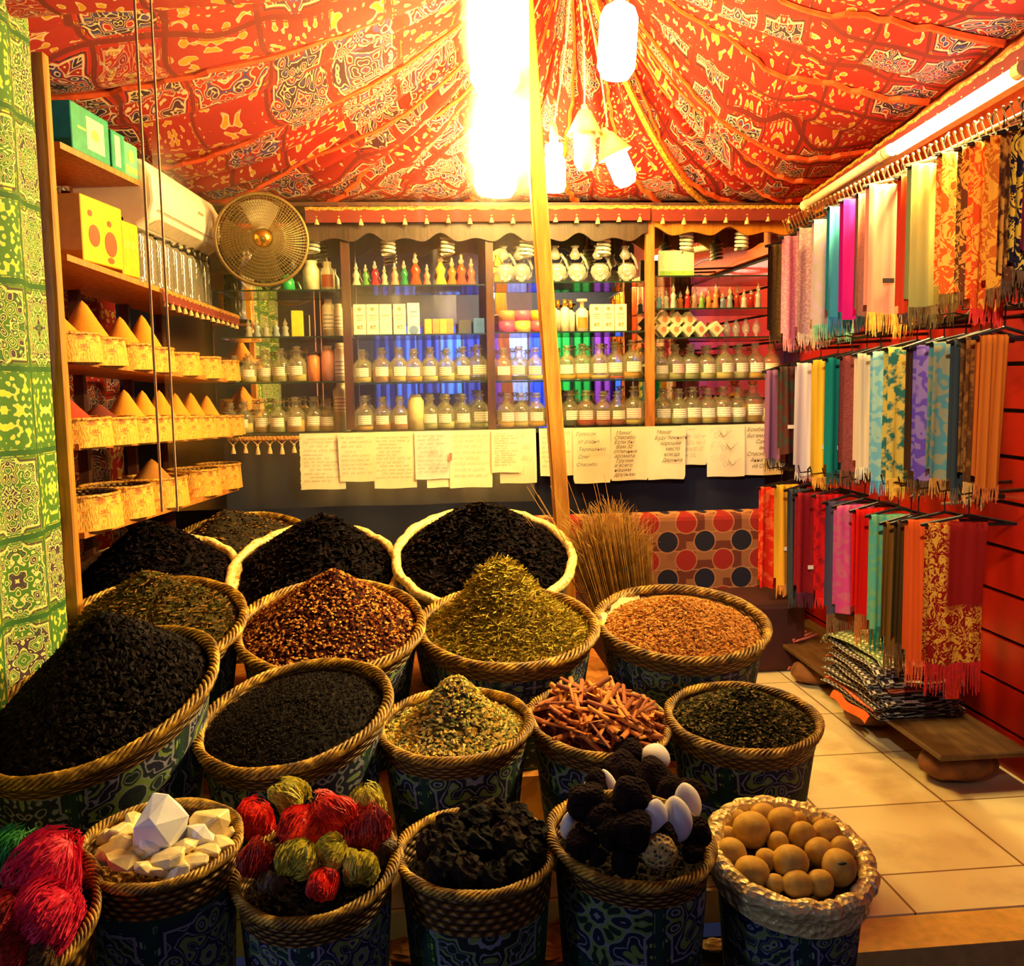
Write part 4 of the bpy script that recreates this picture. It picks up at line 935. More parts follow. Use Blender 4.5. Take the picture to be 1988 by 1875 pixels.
TOP = [(1490, 478, 668, .13, '5a4020', '4a3018', 'fine', '3c2810', 'dark olive-brown scarf at the far end of the top row', .04),
 (1517, 462, 686, .17, 'd87898', 'e88890', 'fine', 'e8a0a8', 'rose-pink patterned scarf in the top row', .06),
 (1545, 446, 676, .17, 'd49c94', 'e8c8a8', 'fine', 'f0d0c0', 'pale blush scarf beside the rose-pink one', .06),
 (1574, 430, 666, .17, 'ccb0a0', '88c8a0', 'blotch', 'd0a8b8', 'cream scarf with lilac blossoms and a mint fringe', .07),
 (1602, 405, 650, .16, '48a8b8', '1878a0', None, None, 'sky-teal scarf with a blue fringe', .07),
 (1629, 390, 618, .16, 'd0107c', None, None, None, 'bright magenta scarf in the top row', 0),
 (1656, 380, 640, .14, 'b87860', '2c4038', 'fine', 'a06848', 'dusty tan scarf between magenta and salmon', .05),
 (1677, 362, 655, .185, 'dc9070', 'e8a838', 'fine', 'e08868', 'salmon paisley scarf with a black tag and gold fringe', .085, (.72, 1)),
 (1737, 345, 640, .12, 'd83c18', '503020', None, None, 'thin red-orange scarf tucked beside the salmon one', .05),
 (1757, 322, 640, .17, '9a9450', '6a5424', None, None, 'plain olive-green scarf with a brown fringe', .08),
 (1813, 300, 605, .17, 'e86018', '7a5418', 'paisley', 'f0b848', 'orange scarf with big yellow paisleys', .06),
 (1850, 290, 600, .12, '6a3410', '7a4818', 'paisley', 'e09830', 'brown scarf flecked with gold in the top row', .05),
 (1874, 280, 636, .12, 'e04810', 'd02010', 'paisley', 'f0a030', 'orange-red scarf with gold flowers and a red fringe', .05),
 (1902, 268, 600, .12, 'e89828', '7a4810', 'paisley', 'b85010', 'golden scarf with rust flowers in the top row', .06),
 (1930, 258, 580, .11, '5a2c14', '4a2810', 'blotch', 'c88030', 'dark brown scarf with tan blotches', .05),
 (1952, 250, 560, .13, '1c1428', '5a3818', 'paisley', 'e0a830', 'black scarf with golden scrolls', .05),
 (1978, 240, 540, .12, '7c1c30', '4a1818', None, None, 'dark wine scarf at the near end of the top row', .05)]
MID = [(1487, 722, 915, .10, '8a5880', '5a5048', None, None, 'dull purple scarf beside the last note sheet', .06),
 (1512, 715, 880, .12, '5a3028', None, 'blotch', '3c4438', 'dark brown scarf with a white tag, next to the purple one', 0, (.66, 0)),
 (1545, 708, 935, .15, 'f4e4e0', 'e8d8d0', None, None, 'plain white scarf in the middle row', .04),
 (1577, 702, 950, .14, 'f0b830', 'e8a83c', None, None, 'plain yellow scarf in the middle row', .06, (.72, 0)),
 (1605, 698, 945, .14, '108478', '0c5c5c', None, None, 'plain teal scarf in the middle row', .06, (.75, 0)),
 (1632, 694, 945, .14, 'a05048', '7a4828', 'fine', '7a3c30', 'dusty red scarf with a brown fringe', .07),
 (1662, 690, 935, .12, 'f0d8b0', 'f0d8b0', 'rib', 'd8b078', 'cream tasselled scarf hanging in the middle row', .06),
 (1692, 686, 960, .14, '70b0c0', '50a8c8', 'wave', 'a0c0a8', 'light blue scarf with a pale foot', .06),
 (1720, 678, 973, .17, 'e0c050', 'e8b038', 'blotch', '2c6c60', 'yellow scarf with dark teal patches and a gold band', .08),
 (1762, 676, 960, .08, '3c2410', '6a4014', None, None, 'narrow dark brown scarf right of the yellow-teal one', .06),
 (1776, 674, 968, .12, '6848a8', '5a4028', 'wave', '9878a8', 'violet scarf with an ashy fringe', .07),
 (1806, 668, 970, .17, '5c9090', 'b87c30', 'wave', 'a09060', 'grey-teal scarf with sandy waves', .07),
 (1848, 664, 985, .10, '2c3438', '4a4030', None, None, 'charcoal scarf between the grey-teal and brown ones', .06),
 (1868, 660, 985, .11, '5a3414', 'c09048', 'blotch', '8a5820', 'brown chequered scarf with a straw fringe', .08),
 (1895, 656, 975, .09, 'd06818', 'b85814', 'rib', '8a3c10', 'rust-orange scarf at the near end of the middle row', .05)]
LOW = [(1478, 948, 1140, .14, 'e02810', None, 'blotch', 'e86030', 'bright red scarf with orange blotches at the far end of the bottom row', 0),
 (1508, 944, 1158, .12, 'f0b030', 'e89c3c', None, None, 'yellow scarf with an orange fringe, bottom row', .06, (.6, 0)),
 (1533, 952, 1180, .10, '3c4048', '34383c', None, None, 'slate grey scarf in the bottom row', .05),
 (1550, 960, 1180, .16, '9c1820', '601030', 'fine', '801820', 'wine-red scarf with a small white tag', .07, (.7, 0)),
 (1587, 963, 1180, .13, 'd01018', 'e01810', 'blotch', '901018', 'crimson two-tone scarf in the bottom row', .05),
 (1610, 976, 1245, .12, '4a4458', '7a5830', None, None, 'greyish violet scarf with a long brown fringe', .12),
 (1628, 984, 1187, .17, 'd84c88', None, 'wave', 'c86878', 'pink scarf in the bottom row', 0),
 (1664, 992, 1250, .13, 'e81408', 'b86c28', None, None, 'pure red scarf right of the pink one', .12),
 (1696, 1002, 1268, .13, '78b070', '0c7050', 'wave', '50a890', 'mint-green scarf with a dark green fringe', .10),
 (1724, 1016, 1305, .12, '8c5c1c', '7a4c1c', 'rib', '6a4010', 'long golden-brown scarf hanging over the cloth stack', .10),
 (1746, 1016, 1290, .09, '4a3410', '5a3c18', None, None, 'dark olive scarf behind the orange one', .08),
 (1768, 1012, 1330, .19, 'e85c18', 'e85818', 'rib', 'c84010', 'long ribbed orange scarf near the street end', .10)]
ALLS = []
for rw, lst in enumerate((TOP, MID, LOW)):
    for it in lst:
        px, a, b, wd, c, fr, pat, c2, lab, frl = it[:10]; scarf(rw, px, a, b, wd, c, fr, pat, c2, lab, frl, it[10] if len(it) > 10 else None)
scarf(2, 1808, 1018, 1345, .20, '8c1008', 'c01008', 'shawl', 'e0a030', 'big dark red shawl with golden paisleys at the street end', .11)
# the rails that carry them
for rw in range(3):
    ya, yb = ydepth((1484, 1484, 1474)[rw], RX[rw]), ydepth((1995, 1920, 1880)[rw], RX[rw])
    za = PY((1484, 1484, 1474)[rw], (482, 722, 948)[rw], ya).z; zb = PY((1995, 1920, 1880)[rw], (236, 652, 1026)[rw], yb).z
    xr = RX[rw]+.13; r = root('scarf_rail', (xr, ya, za), 'dark metal rail with arms carrying the %s row of scarves' % ROWN[rw], 'rail', 'scarf rails on the right wall')
    ME = plain('dark_steel', hx('3c2c20'), .3, .8)
    d_ = Vector((0, yb-ya, zb-za)); ob('rail', MB().tube([(0, 0, .10), d_+Vector((0, 0, .10))], .009, 8), ME, r)
    for i in range(6):
        p_ = d_*(i+.5)/6; ob('wall_arm', MB().tube([p_+Vector((0, 0, .10)), p_+Vector((2.20-xr, 0, .11))], .007, 6), ME, r)
    if rw == 0:
        mb = MB()
        for i in range(54):
            p_ = d_*(i+.5)/54; mb.tube([p_+Vector((.04, 0, .03)), p_+Vector((-.03, 0, .075)), p_+Vector((-.05, 0, .12))], .0028, 5); mb.ball(p_+Vector((-.05, 0, .125)), .007, 6, 4)
        hk = ob('hook_row', mb, plain('bright_steel', hx('c8a070'), .25, .8), r); hk['kind'] = 'stuff'
        ob('guide_wire', MB().tube([d_*(i/40)+Vector((.02*math.sin(i*.9), 0, .07+.02*math.sin(i*.5))) for i in range(41)], .004, 5).tube([d_*(i/40)+Vector((.16, 0, .15+.02*math.sin(i*.3))) for i in range(41)], .005, 5), ME, r)
    else:
        for i in range(14):
            p_ = d_*(i+.5)/14; ob('hook', MB().tube([p_+Vector((0, 0, .10)), p_+Vector((-.05, 0, .11)), p_+Vector((-.1, 0, .105)), p_+Vector((-.11, 0, .14))], .0032, 5), ME, r)
p_ = PX(1940, 968, 2.19); ob('wall_hook_bar', MB().tube([(0, 0, 0), (-.12, -.05, -.0), (-.2, .05, -.02)], .006, 6).tube([(-.12, -.05, 0), (-.13, -.06, .04)], .005, 6), plain('bright_steel', hx('c8a070'), .25, .8), label='bare steel hook bar sticking out of the red wall', cat='hook', loc=p_)
# ------------------------------------------------------------------ low plank with folded chequered cloths
g = G('plank_wood', .5); p = g.sep(g.coord()); n = g.noise(g.vec(p[0]*10, p[1]*1.5, p[2]*4), 4, 4); g.color(g.ramp(n, [(.3, hx('4a3014')), (.7, hx('6c4c24'))])); PLK = g.m
PK0 = PZ(1790, 1470, .147).y; PKL = 5.15-PK0; PKX = 2.0
o = ob('low_plank', MB().box((-.17, 0, 0), (.17, PKL, .022)), PLK, label='low brown plank along the foot of the red wall', cat='plank', loc=(PKX, PK0, .125)); m = o.modifiers.new('b', 'BEVEL'); m.width = .005
for k, (x, y, l_) in enumerate(((1.97, PK0+.14, .30), (1.93, PK0+.72, .26), (1.93, PK0+1.3, .26))):
    def rg(d, k=k): return 1+.06*math.sin(d.x*9+k)+.05*math.sin(d.z*11)
    mb = MB().ball((0, 0, .06), .07, 16, 10, rg, (l_/.14, 1.5, .86))
    ob('wood_block', mb, plain('bark_brown', hx('7a4a20'), .8, var=.4, scale=18, bump=.6), label='rough wooden block under the plank, %s from the street' % ORD[k], cat='block', group='rough blocks under the plank', loc=(x, y, 0), smooth=True)
def keff(nm, a, b):
    g = G(nm, .9); uv = g.sep(g.coord('UV')); u, v = uv[0]*24, uv[1]*24
    c1 = ((u.fr()-.5).ab()).lt(.27); c2 = ((v.fr()-.5).ab()).lt(.22); m_ = c1*c2+((1-c1)*(1-c2))*.3
    g.color(g.mix(m_, hx(b), hx(a))); g.bump(m_, .4, .006); return g.m
KM = [keff('black_white_check', 'e8d8b8', '2c2018'), keff('olive_white_check', 'ece0a8', '5a7430'), keff('orange_white_check', 'f0a070', 'd85c2c'), keff('white_red_check', 'ecd8c0', '8a4c38')]
order = [0, 0, 2, 0, 0, 0, 3, 0, 0, 2, 0, 0, 3, 0, 1, 0, 1]
nmk = ['black and white', 'olive and cream', 'orange', 'brown and white']
z = .148
for k, c in enumerate(order):
    th = .0145; wd, ln_ = .34+.02*math.sin(k*2), .50+.04*math.sin(k*3); rz = .10*math.sin(k*1.7)
    def f(u, v, th=th, wd=wd, ln_=ln_, k=k):
        a = v*2*math.pi; sx_ = (abs(math.cos(a))**.5)*(1 if math.cos(a) > 0 else -1); sz_ = (abs(math.sin(a))**.7)*(1 if math.sin(a) > 0 else -1)
        xx = sx_*wd/2; dr = -.035*(max(0, abs(u-.5)-.36)/.14)**2*(k/len(order)); return (xx, (u-.5)*ln_, sz_*th/2+dr+.004*math.sin(u*9+k)+.003*math.sin(xx*30+k))
    ob('folded_cloth', MB().grid(f, 22, 24, lambda u, v: (u*ln_*1.2, v*wd*1.6)), KM[c], label='%s chequered folded cloth, %s from the bottom of the stack' % (nmk[c], ORD[k]), cat='folded cloth', group='chequered cloths stacked on the plank', loc=(1.95+.012*math.sin(k*2.3), PK0+.62+.012*math.sin(k), z), rot=(0, 0, rz), smooth=True)
    z += .0155
ob('orange_cloth_tail', MB().grid(lambda u, v: (-.08+.01*math.sin(u*9)-.02*v, u*.34, -.03*v**1.5), 20, 8, lambda u, v: (u*.5, v*.1)), plain('orange_tail', hx('f06818'), .8), label='orange cloth edge drooping from under the chequered stack', cat='cloth', loc=(1.95-.10, PK0+.42, .150))
for k, (px, py) in enumerate(((1555, 1238), (1540, 1284))):
    p_ = PZ(px, py, (.16, .03)[k]); mb = MB()
    for i in range(14):
        t = R.uniform(-1, 1); s_ = R.uniform(-1, 1); mb.tube([(t*.03, -.09, s_*.02), (t*.04, .0, s_*.022), (t*.045, .09, s_*.026)], .005, 5)
    ob('rolled_mat', mb, plain('pink_roll', hx('c86858'), .7, var=.3), label=('pink roll lying on the far end of the plank', 'pink roll on the floor tiles beside the plank')[k], cat='roll', loc=p_, rot=(0, 0, -.9))
# wall-side red tag
ob('price_tag', MB().box((0, 0, -.09), (.05, .004, 0)), plain('red_card', hx('d83018'), .5), label='small red card hanging beneath the paisley shawl', cat='tag', loc=PY(1838, 1310, 3.25))
# ------------------------------------------------------------------ stepped stand under the rear baskets
g = G('orange_paisley_cover', .85); p = g.sep(g.coord()); n = g.noise(g.vec((p[0]*3).fr(), p[1]*2, (p[2]*3).fr()), 3, 2); g.color(g.mix(g.step((n*6).fr(), .55, .06)*.5, hx('d08428'), hx('a85418'))); COVER = g.m
o = ob('display_step', MB().box((-1.16, 3.18, 0), (1.12, 3.72, .16)), COVER, label='low step covered in orange paisley cloth under the third basket row', cat='step')
o = ob('display_step', MB().box((-1.16, 3.725, 0), (.80, 4.36, .26)), COVER, label='higher cloth-covered step under the rearmost baskets', cat='step')
# ------------------------------------------------------------------ baskets
def shear_fn(tx, ty):
    return lambda x, y, v: (x*tx+y*ty)
def bucket(key, cx, cy, wpx, hpx, y, base, label, roll=0, rim='wicker', cloth=0, taper=.74, tall=None, bandh=.055, cat='basket', clothed=True):
    C = PY(cx, cy, y); dist = (ROT.transposed() @ (C-CAM)).z*-1; rad = wpx/2*dist/FPX
    elev = math.asin((CAM.z-C.z)/(C-CAM).length); t = min(.62, max(0.0, math.asin(min(.97, hpx/wpx))-elev))
    ty = math.tan(t); tx = math.tan(math.radians(roll)); H = C.z-base
    vy = rad*math.cos(t)          # depth radius so that the sloping rim stays round
    r = root('wicker_basket', (C.x, C.y, base), label, cat, 'wicker baskets of the display')
    st = MB()
    def ell(rr, a, z, k=1.0): x_, y_ = rr*math.cos(a), rr*math.sin(a)*math.cos(t); return (x_, y_, z+(x_*tx+y_*ty)*k)
    # body
    if clothed:
        mb = MB()
        def fb(u, v):
            a = u*2*math.pi; z = H*(1-v)-bandh*(1-v)*.9; rr = rad*(.955+(taper-.955)*v)*(1+.006*math.sin(a*17)*(1-abs(2*v-1)))
            return ell(rr, a, z, (1-v)**1.0)
        mb.grid(fb, 48, 10, lambda u, v: (u*2*math.pi*rad*.95, (1-v)*H*.97))
        ob('cloth_wrap', mb, GRN_B[cloth].m, r, smooth=True)
        mb = MB()
        mb.grid(lambda u, v: ell(rad*(1.0-.045*v)*(1+.012*math.sin(u*2*math.pi*46)*math.sin(v*22)), u*2*math.pi, H-.004-bandh*v), 92, 8, lambda u, v: (u*1.0, v*.6))
    else:
        mb = MB(); mb.grid(lambda u, v: ell(rad*(1.0-.3*v), u*2*math.pi, (H-.004)*(1-v), 1-v), 60, 10, lambda u, v: (u, v*2))
    mb.grid(lambda u, v: ell(rad*(.97-.05*v), -u*2*math.pi, H-.004-.10*v), 60, 4, lambda u, v: (u, v*.8))
    ob('woven_band', mb, WICK, r, smooth=True)
    mb = MB()
    if rim == 'wicker':
        for s_ in range(6):
            n_ = 150; tw = 16; pts = []
            for i in range(n_):
                a = i/n_*2*math.pi; ph = a*tw+s_*2*math.pi/6; q = .0105*(rad/.24)**.6
                pts.append(ell(rad+q*math.cos(ph)*1.1+.002*math.sin(a*7+s_), a, H+q*math.sin(ph)))
            mb.tube(pts, .0046*(rad/.24)**.5, 5, closed=True)
        ob('braided_rim', mb, STRD, r, smooth=True)
    else:
        rw = .026 if rim == 'foil' else .020; rj = random.Random(cx)
        NN = 120; pts = [ell(rad+.003*math.sin(i*.7), i/NN*2*math.pi, H+.002*math.sin(i*1.1)) for i in range(NN)]
        mb.tube(pts, [rw*(1+.09*rj.uniform(-1, 1)) for _ in range(NN)], 12, closed=True)
        ob('foil_rim' if rim == 'foil' else 'pale_rim', mb, FOIL if rim == 'foil' else PALE, r, smooth=(rim != 'foil'))
        if rim == 'foil':
            mb = MB(); mb.grid(lambda u, v: ell(rad*(.98-.06*v)*(1+.01*rj.uniform(-1, 1)), u*2*math.pi, H-.01-.08*v), 80, 5)
            mb.grid(lambda u, v: ell((rad+.012)*(1-.02*v)*(1+.008*rj.uniform(-1, 1)), -u*2*math.pi, H-.01-.05*v), 80, 3); ob('foil_lining', mb, FOIL, r)
    return dict(C=C, rad=rad, t=t, ell=ell, H=H, base=base, root=r, y=C.y)
def heap(B, name, label, cat, mats, peak, chip=None, nchip=1500, csz=(.012, .004), drop=.025, off=(0, 0), pw=1.25, rough=.006, seed=1, upright=.25, fillr=.955, flat=0, bell=0):
    r_ = random.Random(seed); rad = B['rad']*fillr; ell = B['ell']; mb = MB(); H = B['H']
    def hh(x, y):
        q = math.hypot(x-off[0]*rad*0, y)/rad; qx = math.hypot(x/rad-off[0]*(1-q), y/rad-off[1]*(1-q))
        e = peak*max(0, 1-min(1, qx)**pw)**(1.0) if not flat else peak*(1-qx*qx)
        if bell: e = peak*(math.exp(-(qx/bell)**2)-math.exp(-(1/bell)**2)*min(1, q))
        return e
    def top(rr, a):
        x, y = rr*math.cos(a), rr*math.sin(a); p = ell(rr, a, H-drop, 1.0); return Vector((p[0], p[1], p[2]+hh(x, y)*(1 if rr < rad else 0)))
    def f(u, v):
        rr = rad*(1-v)+.0001; p = top(rr, u*2*math.pi); n_ = rough*(r_.random()-.5)*2*(0 if v == 0 else 1); return (p.x, p.y, p.z+n_)
    mb.grid(f, 64, 26)
    for i in range(nchip):
        rr = rad*math.sqrt(r_.random())*.99; a = r_.random()*2*math.pi; p = top(rr, a); L_, W_ = csz[0]*r_.uniform(.6, 1.4), csz[1]*r_.uniform(.6, 1.4)
        d = Vector((r_.uniform(-1, 1), r_.uniform(-1, 1), r_.uniform(-upright, upright))).normalized(); n_ = Vector((r_.uniform(-.5, .5), r_.uniform(-.8, .3), 1)).normalized()
        e = d.cross(n_).normalized(); n_ = e.cross(d); p = p+Vector((0, 0, .002+r_.random()*.004)); mi = r_.randrange(1, len(mats)) if len(mats) > 1 else 0
        if chip == 'flat':
            mb.add([p-d*L_, p-e*W_+n_*W_*.5, p+d*L_, p+e*W_+n_*W_*.5], [(0, 1, 2), (0, 2, 3)], mi=mi)
        elif chip == 'straw':
            mb.add([p-d*L_-e*W_, p-d*L_+e*W_, p+d*L_+e*W_, p+d*L_-e*W_, p+n_*W_*1.5-d*L_, p+n_*W_*1.5+d*L_], [(0, 4, 5, 3), (1, 2, 5, 4)], mi=mi)
        else:
            mb.add([p-d*L_, p-e*W_, p+d*L_, p+e*W_, p+n_*W_, p-n_*W_*.5], [(0, 1, 4), (1, 2, 4), (2, 3, 4), (3, 0, 4)], mi=mi)
    return ob(name, mb, mats, None, label=label, cat=cat, kind='stuff', loc=(B['C'].x, B['C'].y, B['base']))
def pm(n, c, r=.85, var=.3): return plain(n, hx(c), r, var=var, scale=90, spec=.12)
BLK1, BLK2, BLK3 = pm('dark_petal', '0c0508', .9), pm('dark_petal_b', '12080c', .85), pm('dark_petal_c', '241012', .8)
B41 = bucket('a', 300, 1128, 318, 175, 4.0, .26, 'large pale-rimmed basket of dark petals beside the green curtain', rim='pale')
B42 = bucket('b', 612, 1112, 322, 190, 4.0, .26, 'pale-rimmed basket of dark petals between the other two in the rear row', rim='pale')
B43 = bucket('c', 940, 1080, 342, 190, 4.0, .26, 'pale-rimmed basket of dark petals in front of the leaning pole', rim='pale')
B40 = bucket('d', 470, 1050, 255, 105, 4.72, 0, 'half-hidden wicker basket of grey herbs behind the rear row', clothed=False)
bl = [BLK1, BLK1, BLK2, BLK2, BLK3]
heap(B41, 'dark_petals', 'peaked heap of dark dried petals beside the green curtain', 'dried petals', bl, .25, 'flat', 2600, (.018, .010), off=(-.05, .05), seed=2, rough=.012)
heap(B42, 'dark_petals', 'tall peaked heap of dark dried petals, middle of the rear row', 'dried petals', bl, .24, 'flat', 2600, (.018, .010), off=(.15, .1), seed=3, rough=.012)
heap(B43, 'dark_petals', 'peaked heap of dark dried petals before the leaning pole', 'dried petals', bl, .20, 'flat', 2800, (.018, .010), off=(0, .35), seed=4, rough=.012)
heap(B40, 'grey_herbs', 'smooth greyish herb heap in the half-hidden basket behind', 'dried herbs', [pm('grey_herb', '2c2418'), pm('grey_herb_b', '3c3020'), pm('tan_herb', '7a5420')], .17, 'flat', 900, (.012, .006), off=(-.3, 0), seed=5)
B31 = bucket('e', 284, 1216, 366, 185, 3.45, .16, 'wicker basket heaped with brown-green herbs, left of the reddish chips', roll=2)
B32 = bucket('f', 641, 1214, 352, 176, 3.45, .16, 'wicker basket heaped with reddish-brown chips')
B33 = bucket('g', 985, 1214, 340, 150, 3.45, .16, 'wicker basket with a tall rounded heap of hay-like herbs', cloth=2)
B34 = bucket('h', 1323, 1207, 325, 140, 3.45, .16, 'wicker basket of fine tan flakes beside the tiled floor', cloth=2)
heap(B31, 'brown_herbs', 'tall heap of brownish-green dried herbs', 'dried herbs', [pm('herb_brown', '3a2c10'), pm('herb_b1', '5a4418'), pm('herb_b2', '3c3c14'), pm('herb_b3', '7a5420')], .21, 'straw', 2600, (.014, .0022), off=(0, .1), seed=6, pw=1.0)
heap(B32, 'reddish_chips', 'peaked heap of reddish-brown dried fruit chips', 'dried chips', [pm('chip_dark', '30120a'), pm('chip_r1', '6a2c10'), pm('chip_r2', 'a8682c'), pm('chip_r3', '4a1a0c'), pm('chip_r4', 'd09040')], .21, 'lump', 3800, (.009, .006), off=(.05, .1), seed=7, rough=.008, pw=1.1)
heap(B33, 'hay_herbs', 'tall rounded heap of yellow-green hay-like herbs', 'dried herbs', [pm('hay_d', '6a5418'), pm('hay_1', 'a08828'), pm('hay_2', 'c8a840'), pm('hay_3', '7a6c20')], .25, 'straw', 4200, (.024, .0018), off=(-.08, .12), seed=8, bell=.57, upright=.4)
heap(B34, 'tan_flakes', 'low wide heap of fine tan flakes', 'spice', [pm('flake_d', 'a8682c'), pm('flake_1', 'c88840'), pm('flake_2', 'd89c50'), pm('flake_3', '9a5820')], .085, 'flat', 4200, (.008, .004), off=(0, .2), seed=9, pw=1.4, drop=.03, fillr=.92)
ob('paper_lining', MB().grid(lambda u, v: B34['ell'](B34['rad']*(.965-.05*v+.02*math.sin(u*30)), 1.9+u*2.4, B34['H']-.004-.03*v+.012*math.sin(u*19)), 30, 3), plain('cream_lining', hx('f0d89c')), B34['root'], label='crumpled cream paper lining')
B21 = bucket('i', 190, 1358, 440, 255, 2.88, -.0, 'biggest wicker basket, heaped with black dried fruit at the left', roll=12, cloth=0)
B22 = bucket('j', 572, 1385, 364, 195, 2.85, 0, 'wicker basket filled level with fine black seeds', roll=8)
B23 = bucket('k', 883, 1405, 290, 132, 2.85, 0, 'wicker basket of pale yellow-green leaf crumbs', roll=2)
B24 = bucket('l', 1163, 1398, 268, 132, 2.88, 0, 'wicker basket full of cinnamon sticks', roll=-3)
B25 = bucket('m', 1442, 1392, 286, 128, 2.85, 0, 'wicker basket of dark green tea leaves beside the tiled floor', cloth=0)
heap(B21, 'black_fruit', 'big heap of black wrinkled dried fruit', 'dried fruit', [BLK1, pm('blk_f', '0c060a', .8), BLK2, pm('blk_f2', '160a0e', .7)], .24, 'lump', 3200, (.014, .010), off=(.02, .25), seed=10, rough=.014, pw=1.15)
heap(B22, 'black_seeds', 'nearly level fill of fine black seeds', 'seeds', [pm('seed_d', '0e0808', .8), pm('seed_1', '1a0f0e', .8), pm('seed_2', '120a0c', .8)], .06, 'lump', 3600, (.006, .003), seed=11, rough=.003, flat=1)
heap(B23, 'leaf_crumbs', 'peaked heap of pale yellow-green leaf crumbs', 'dried leaves', [pm('crumb_d', '5a4c1c'), pm('crumb_1', 'b8a050'), pm('crumb_2', 'd8bc68'), pm('crumb_3', '7c8040'), pm('crumb_4', 'c89838')], .155, 'lump', 2400, (.011, .006), off=(.02, .1), seed=12, rough=.008, bell=.52)
heap(B25, 'tea_leaves', 'rounded heap of dark green tea leaves', 'tea leaves', [pm('tea_d', '20200c'), pm('tea_1', '3a3814'), pm('tea_2', '58502a'), pm('tea_3', '1c1c0c'), pm('tea_4', '8a7440')], .105, 'flat', 3600, (.009, .004), off=(.05, .1), seed=13, pw=1.1)
heap(B24, 'cinnamon_bits', 'broken cinnamon bark filling the basket under the sticks', 'cinnamon bark', [pm('cin_d', '5a2410'), pm('cin_1', '8a3c18'), pm('cin_2', '6a2c10')], .05, 'straw', 500, (.02, .004), seed=14, flat=1)
for o_, px, py in ((0, 648, 1443), (0, 690, 1413), (1, 100, 1434), (2, 316, 1346)): pass
for k, (px, py, zz, lab) in enumerate(((648, 1447, 'B22', 'tiny yellow crumb lying on the black seeds'), (688, 1412, 'B22', 'yellow crumb near the rim of the black seed basket'))):
    c = PZ(px, py, B22['C'].z+.0); e_ = B22; dx, dy = c.x-e_['C'].x, c.y-e_['C'].y; zc = e_['C'].z-.02+dx*math.tan(math.radians(8))+dy*math.tan(e_['t'])
    c = PZ(px, py, zc+.01)
    ob('yellow_crumb', MB().box((-.008, -.004, 0), (.008, .004, .006)), plain('crumb_yellow', hx('f0c860')), label=lab, cat='crumb', loc=c, rot=(0, 0, .6))
# cinnamon sticks
cinm = [plain('cinnamon_%d' % i, hx(c), .7, var=.3, scale=120) for i, c in enumerate(('c87020', 'a85414', 'e08c30', '8a4010'))]
cin_me = []
for i in range(6):
    mb = MB(); r_ = .0085; L_ = (.055, .068, .075, .05, .06, .085)[i]
    mb.add([(r_*math.cos(a)*(1 if j < 7 else .7), s_*L_, r_*.8*math.sin(a)*(1 if j < 7 else .7)) for s_ in (-1, 1) for j, a in enumerate([k*math.pi/6 for k in range(7)]+[k*math.pi/6 for k in range(6, -1, -1)])],
           [(j, (j+1) % 14, 14+(j+1) % 14, 14+j) for j in range(14)]+[tuple(range(14))[::-1], tuple(range(14, 28))])
    me = mk_me('stick', mb); me.polygons.foreach_set('use_smooth', [False]*len(me.polygons)); cin_me.append(me)
for i in range(118):
    rr = B24['rad']*.86*math.sqrt(R.random()); a = R.random()*2*math.pi; p_ = B24['ell'](rr, a, B24['H']-.02); q = rr/B24['rad']
    o = bpy.data.objects.new('cinnamon_stick', cin_me[i % 6]); COL.objects.link(o)
    o.material_slots[0].link = 'OBJECT'; o.material_slots[0].material = cinm[i % 4]
    o.location = Vector(p_)+Vector((B24['C'].x, B24['C'].y, B24['base']+.075*(1-q*q)+R.random()*.022))
    o.rotation_euler = (R.uniform(-.3, .75)*(1 if R.random() < .7 else -.3), R.uniform(-1, 1), R.choice((1, 1, -1))*R.uniform(-.1, 1.3)); o.scale = (1, 1, 1)
    if q > .6: o.scale = (1, .7, 1)
    tags(o, 'reddish-brown cinnamon stick lying loose in the basket of cinnamon', 'cinnamon stick', 'cinnamon sticks in the basket')
# front row
B11 = bucket('n', 310, 1636, 298, 150, 2.25, -.14, 'wicker basket of white alum lumps in the front row', cloth=2, bandh=.075, taper=.8)
B12 = bucket('o', 613, 1682, 306, 185, 2.22, -.14, 'wicker basket of red and green fibre tufts in the front row', cloth=2, bandh=.06, roll=4, taper=.8)
B13 = bucket('p', 924, 1650, 300, 155, 2.25, -.14, 'wicker basket of dark resin lumps in the front row', cloth=1, bandh=.10, taper=.78)
B14 = bucket('q', 1224, 1625, 310, 170, 2.25, -.14, 'wicker basket heaped with black pumice and white cones', cloth=0, roll=-4, taper=.8)
B15 = bucket('r', 1532, 1660, 292, 190, 2.25, -.14, 'basket with a crumpled foil rim full of round tan balls', rim='foil', cloth=2, taper=.8, roll=-3)
B10 = bucket('s', 20, 1780, 320, 270, 2.05, -.14, 'wicker basket of pink and green fibre tufts cut off by the left edge', cloth=0, roll=3, clothed=False)
for B_, nm, c in ((B11, 'alum', 'a87c3c'), (B12, 'tuft', '1c1008'), (B13, 'resin', '140c08'), (B14, 'pumice', '140c0c'), (B15, 'ball', '2c1c0c'), (B10, 'pink tuft', '180c10')):
    pass
def bed(B, c, drop=.06, lab=None):       # packed crumbs under the loose pieces
    heap(B, 'loose_fill', lab, 'loose fill', [pm('bed_'+c, c), pm('bed2_'+c, c)], .02, 'lump', 300, (.008, .005), drop=drop, seed=20, flat=1, fillr=.93)
bed(B11, 'a87c3c', lab='yellowish alum crumbs beneath the white lumps'); bed(B12, '1c1008', lab='dark fibre litter beneath the red and green tufts'); bed(B13, '140c08', lab='dark crumbs beneath the resin lumps')
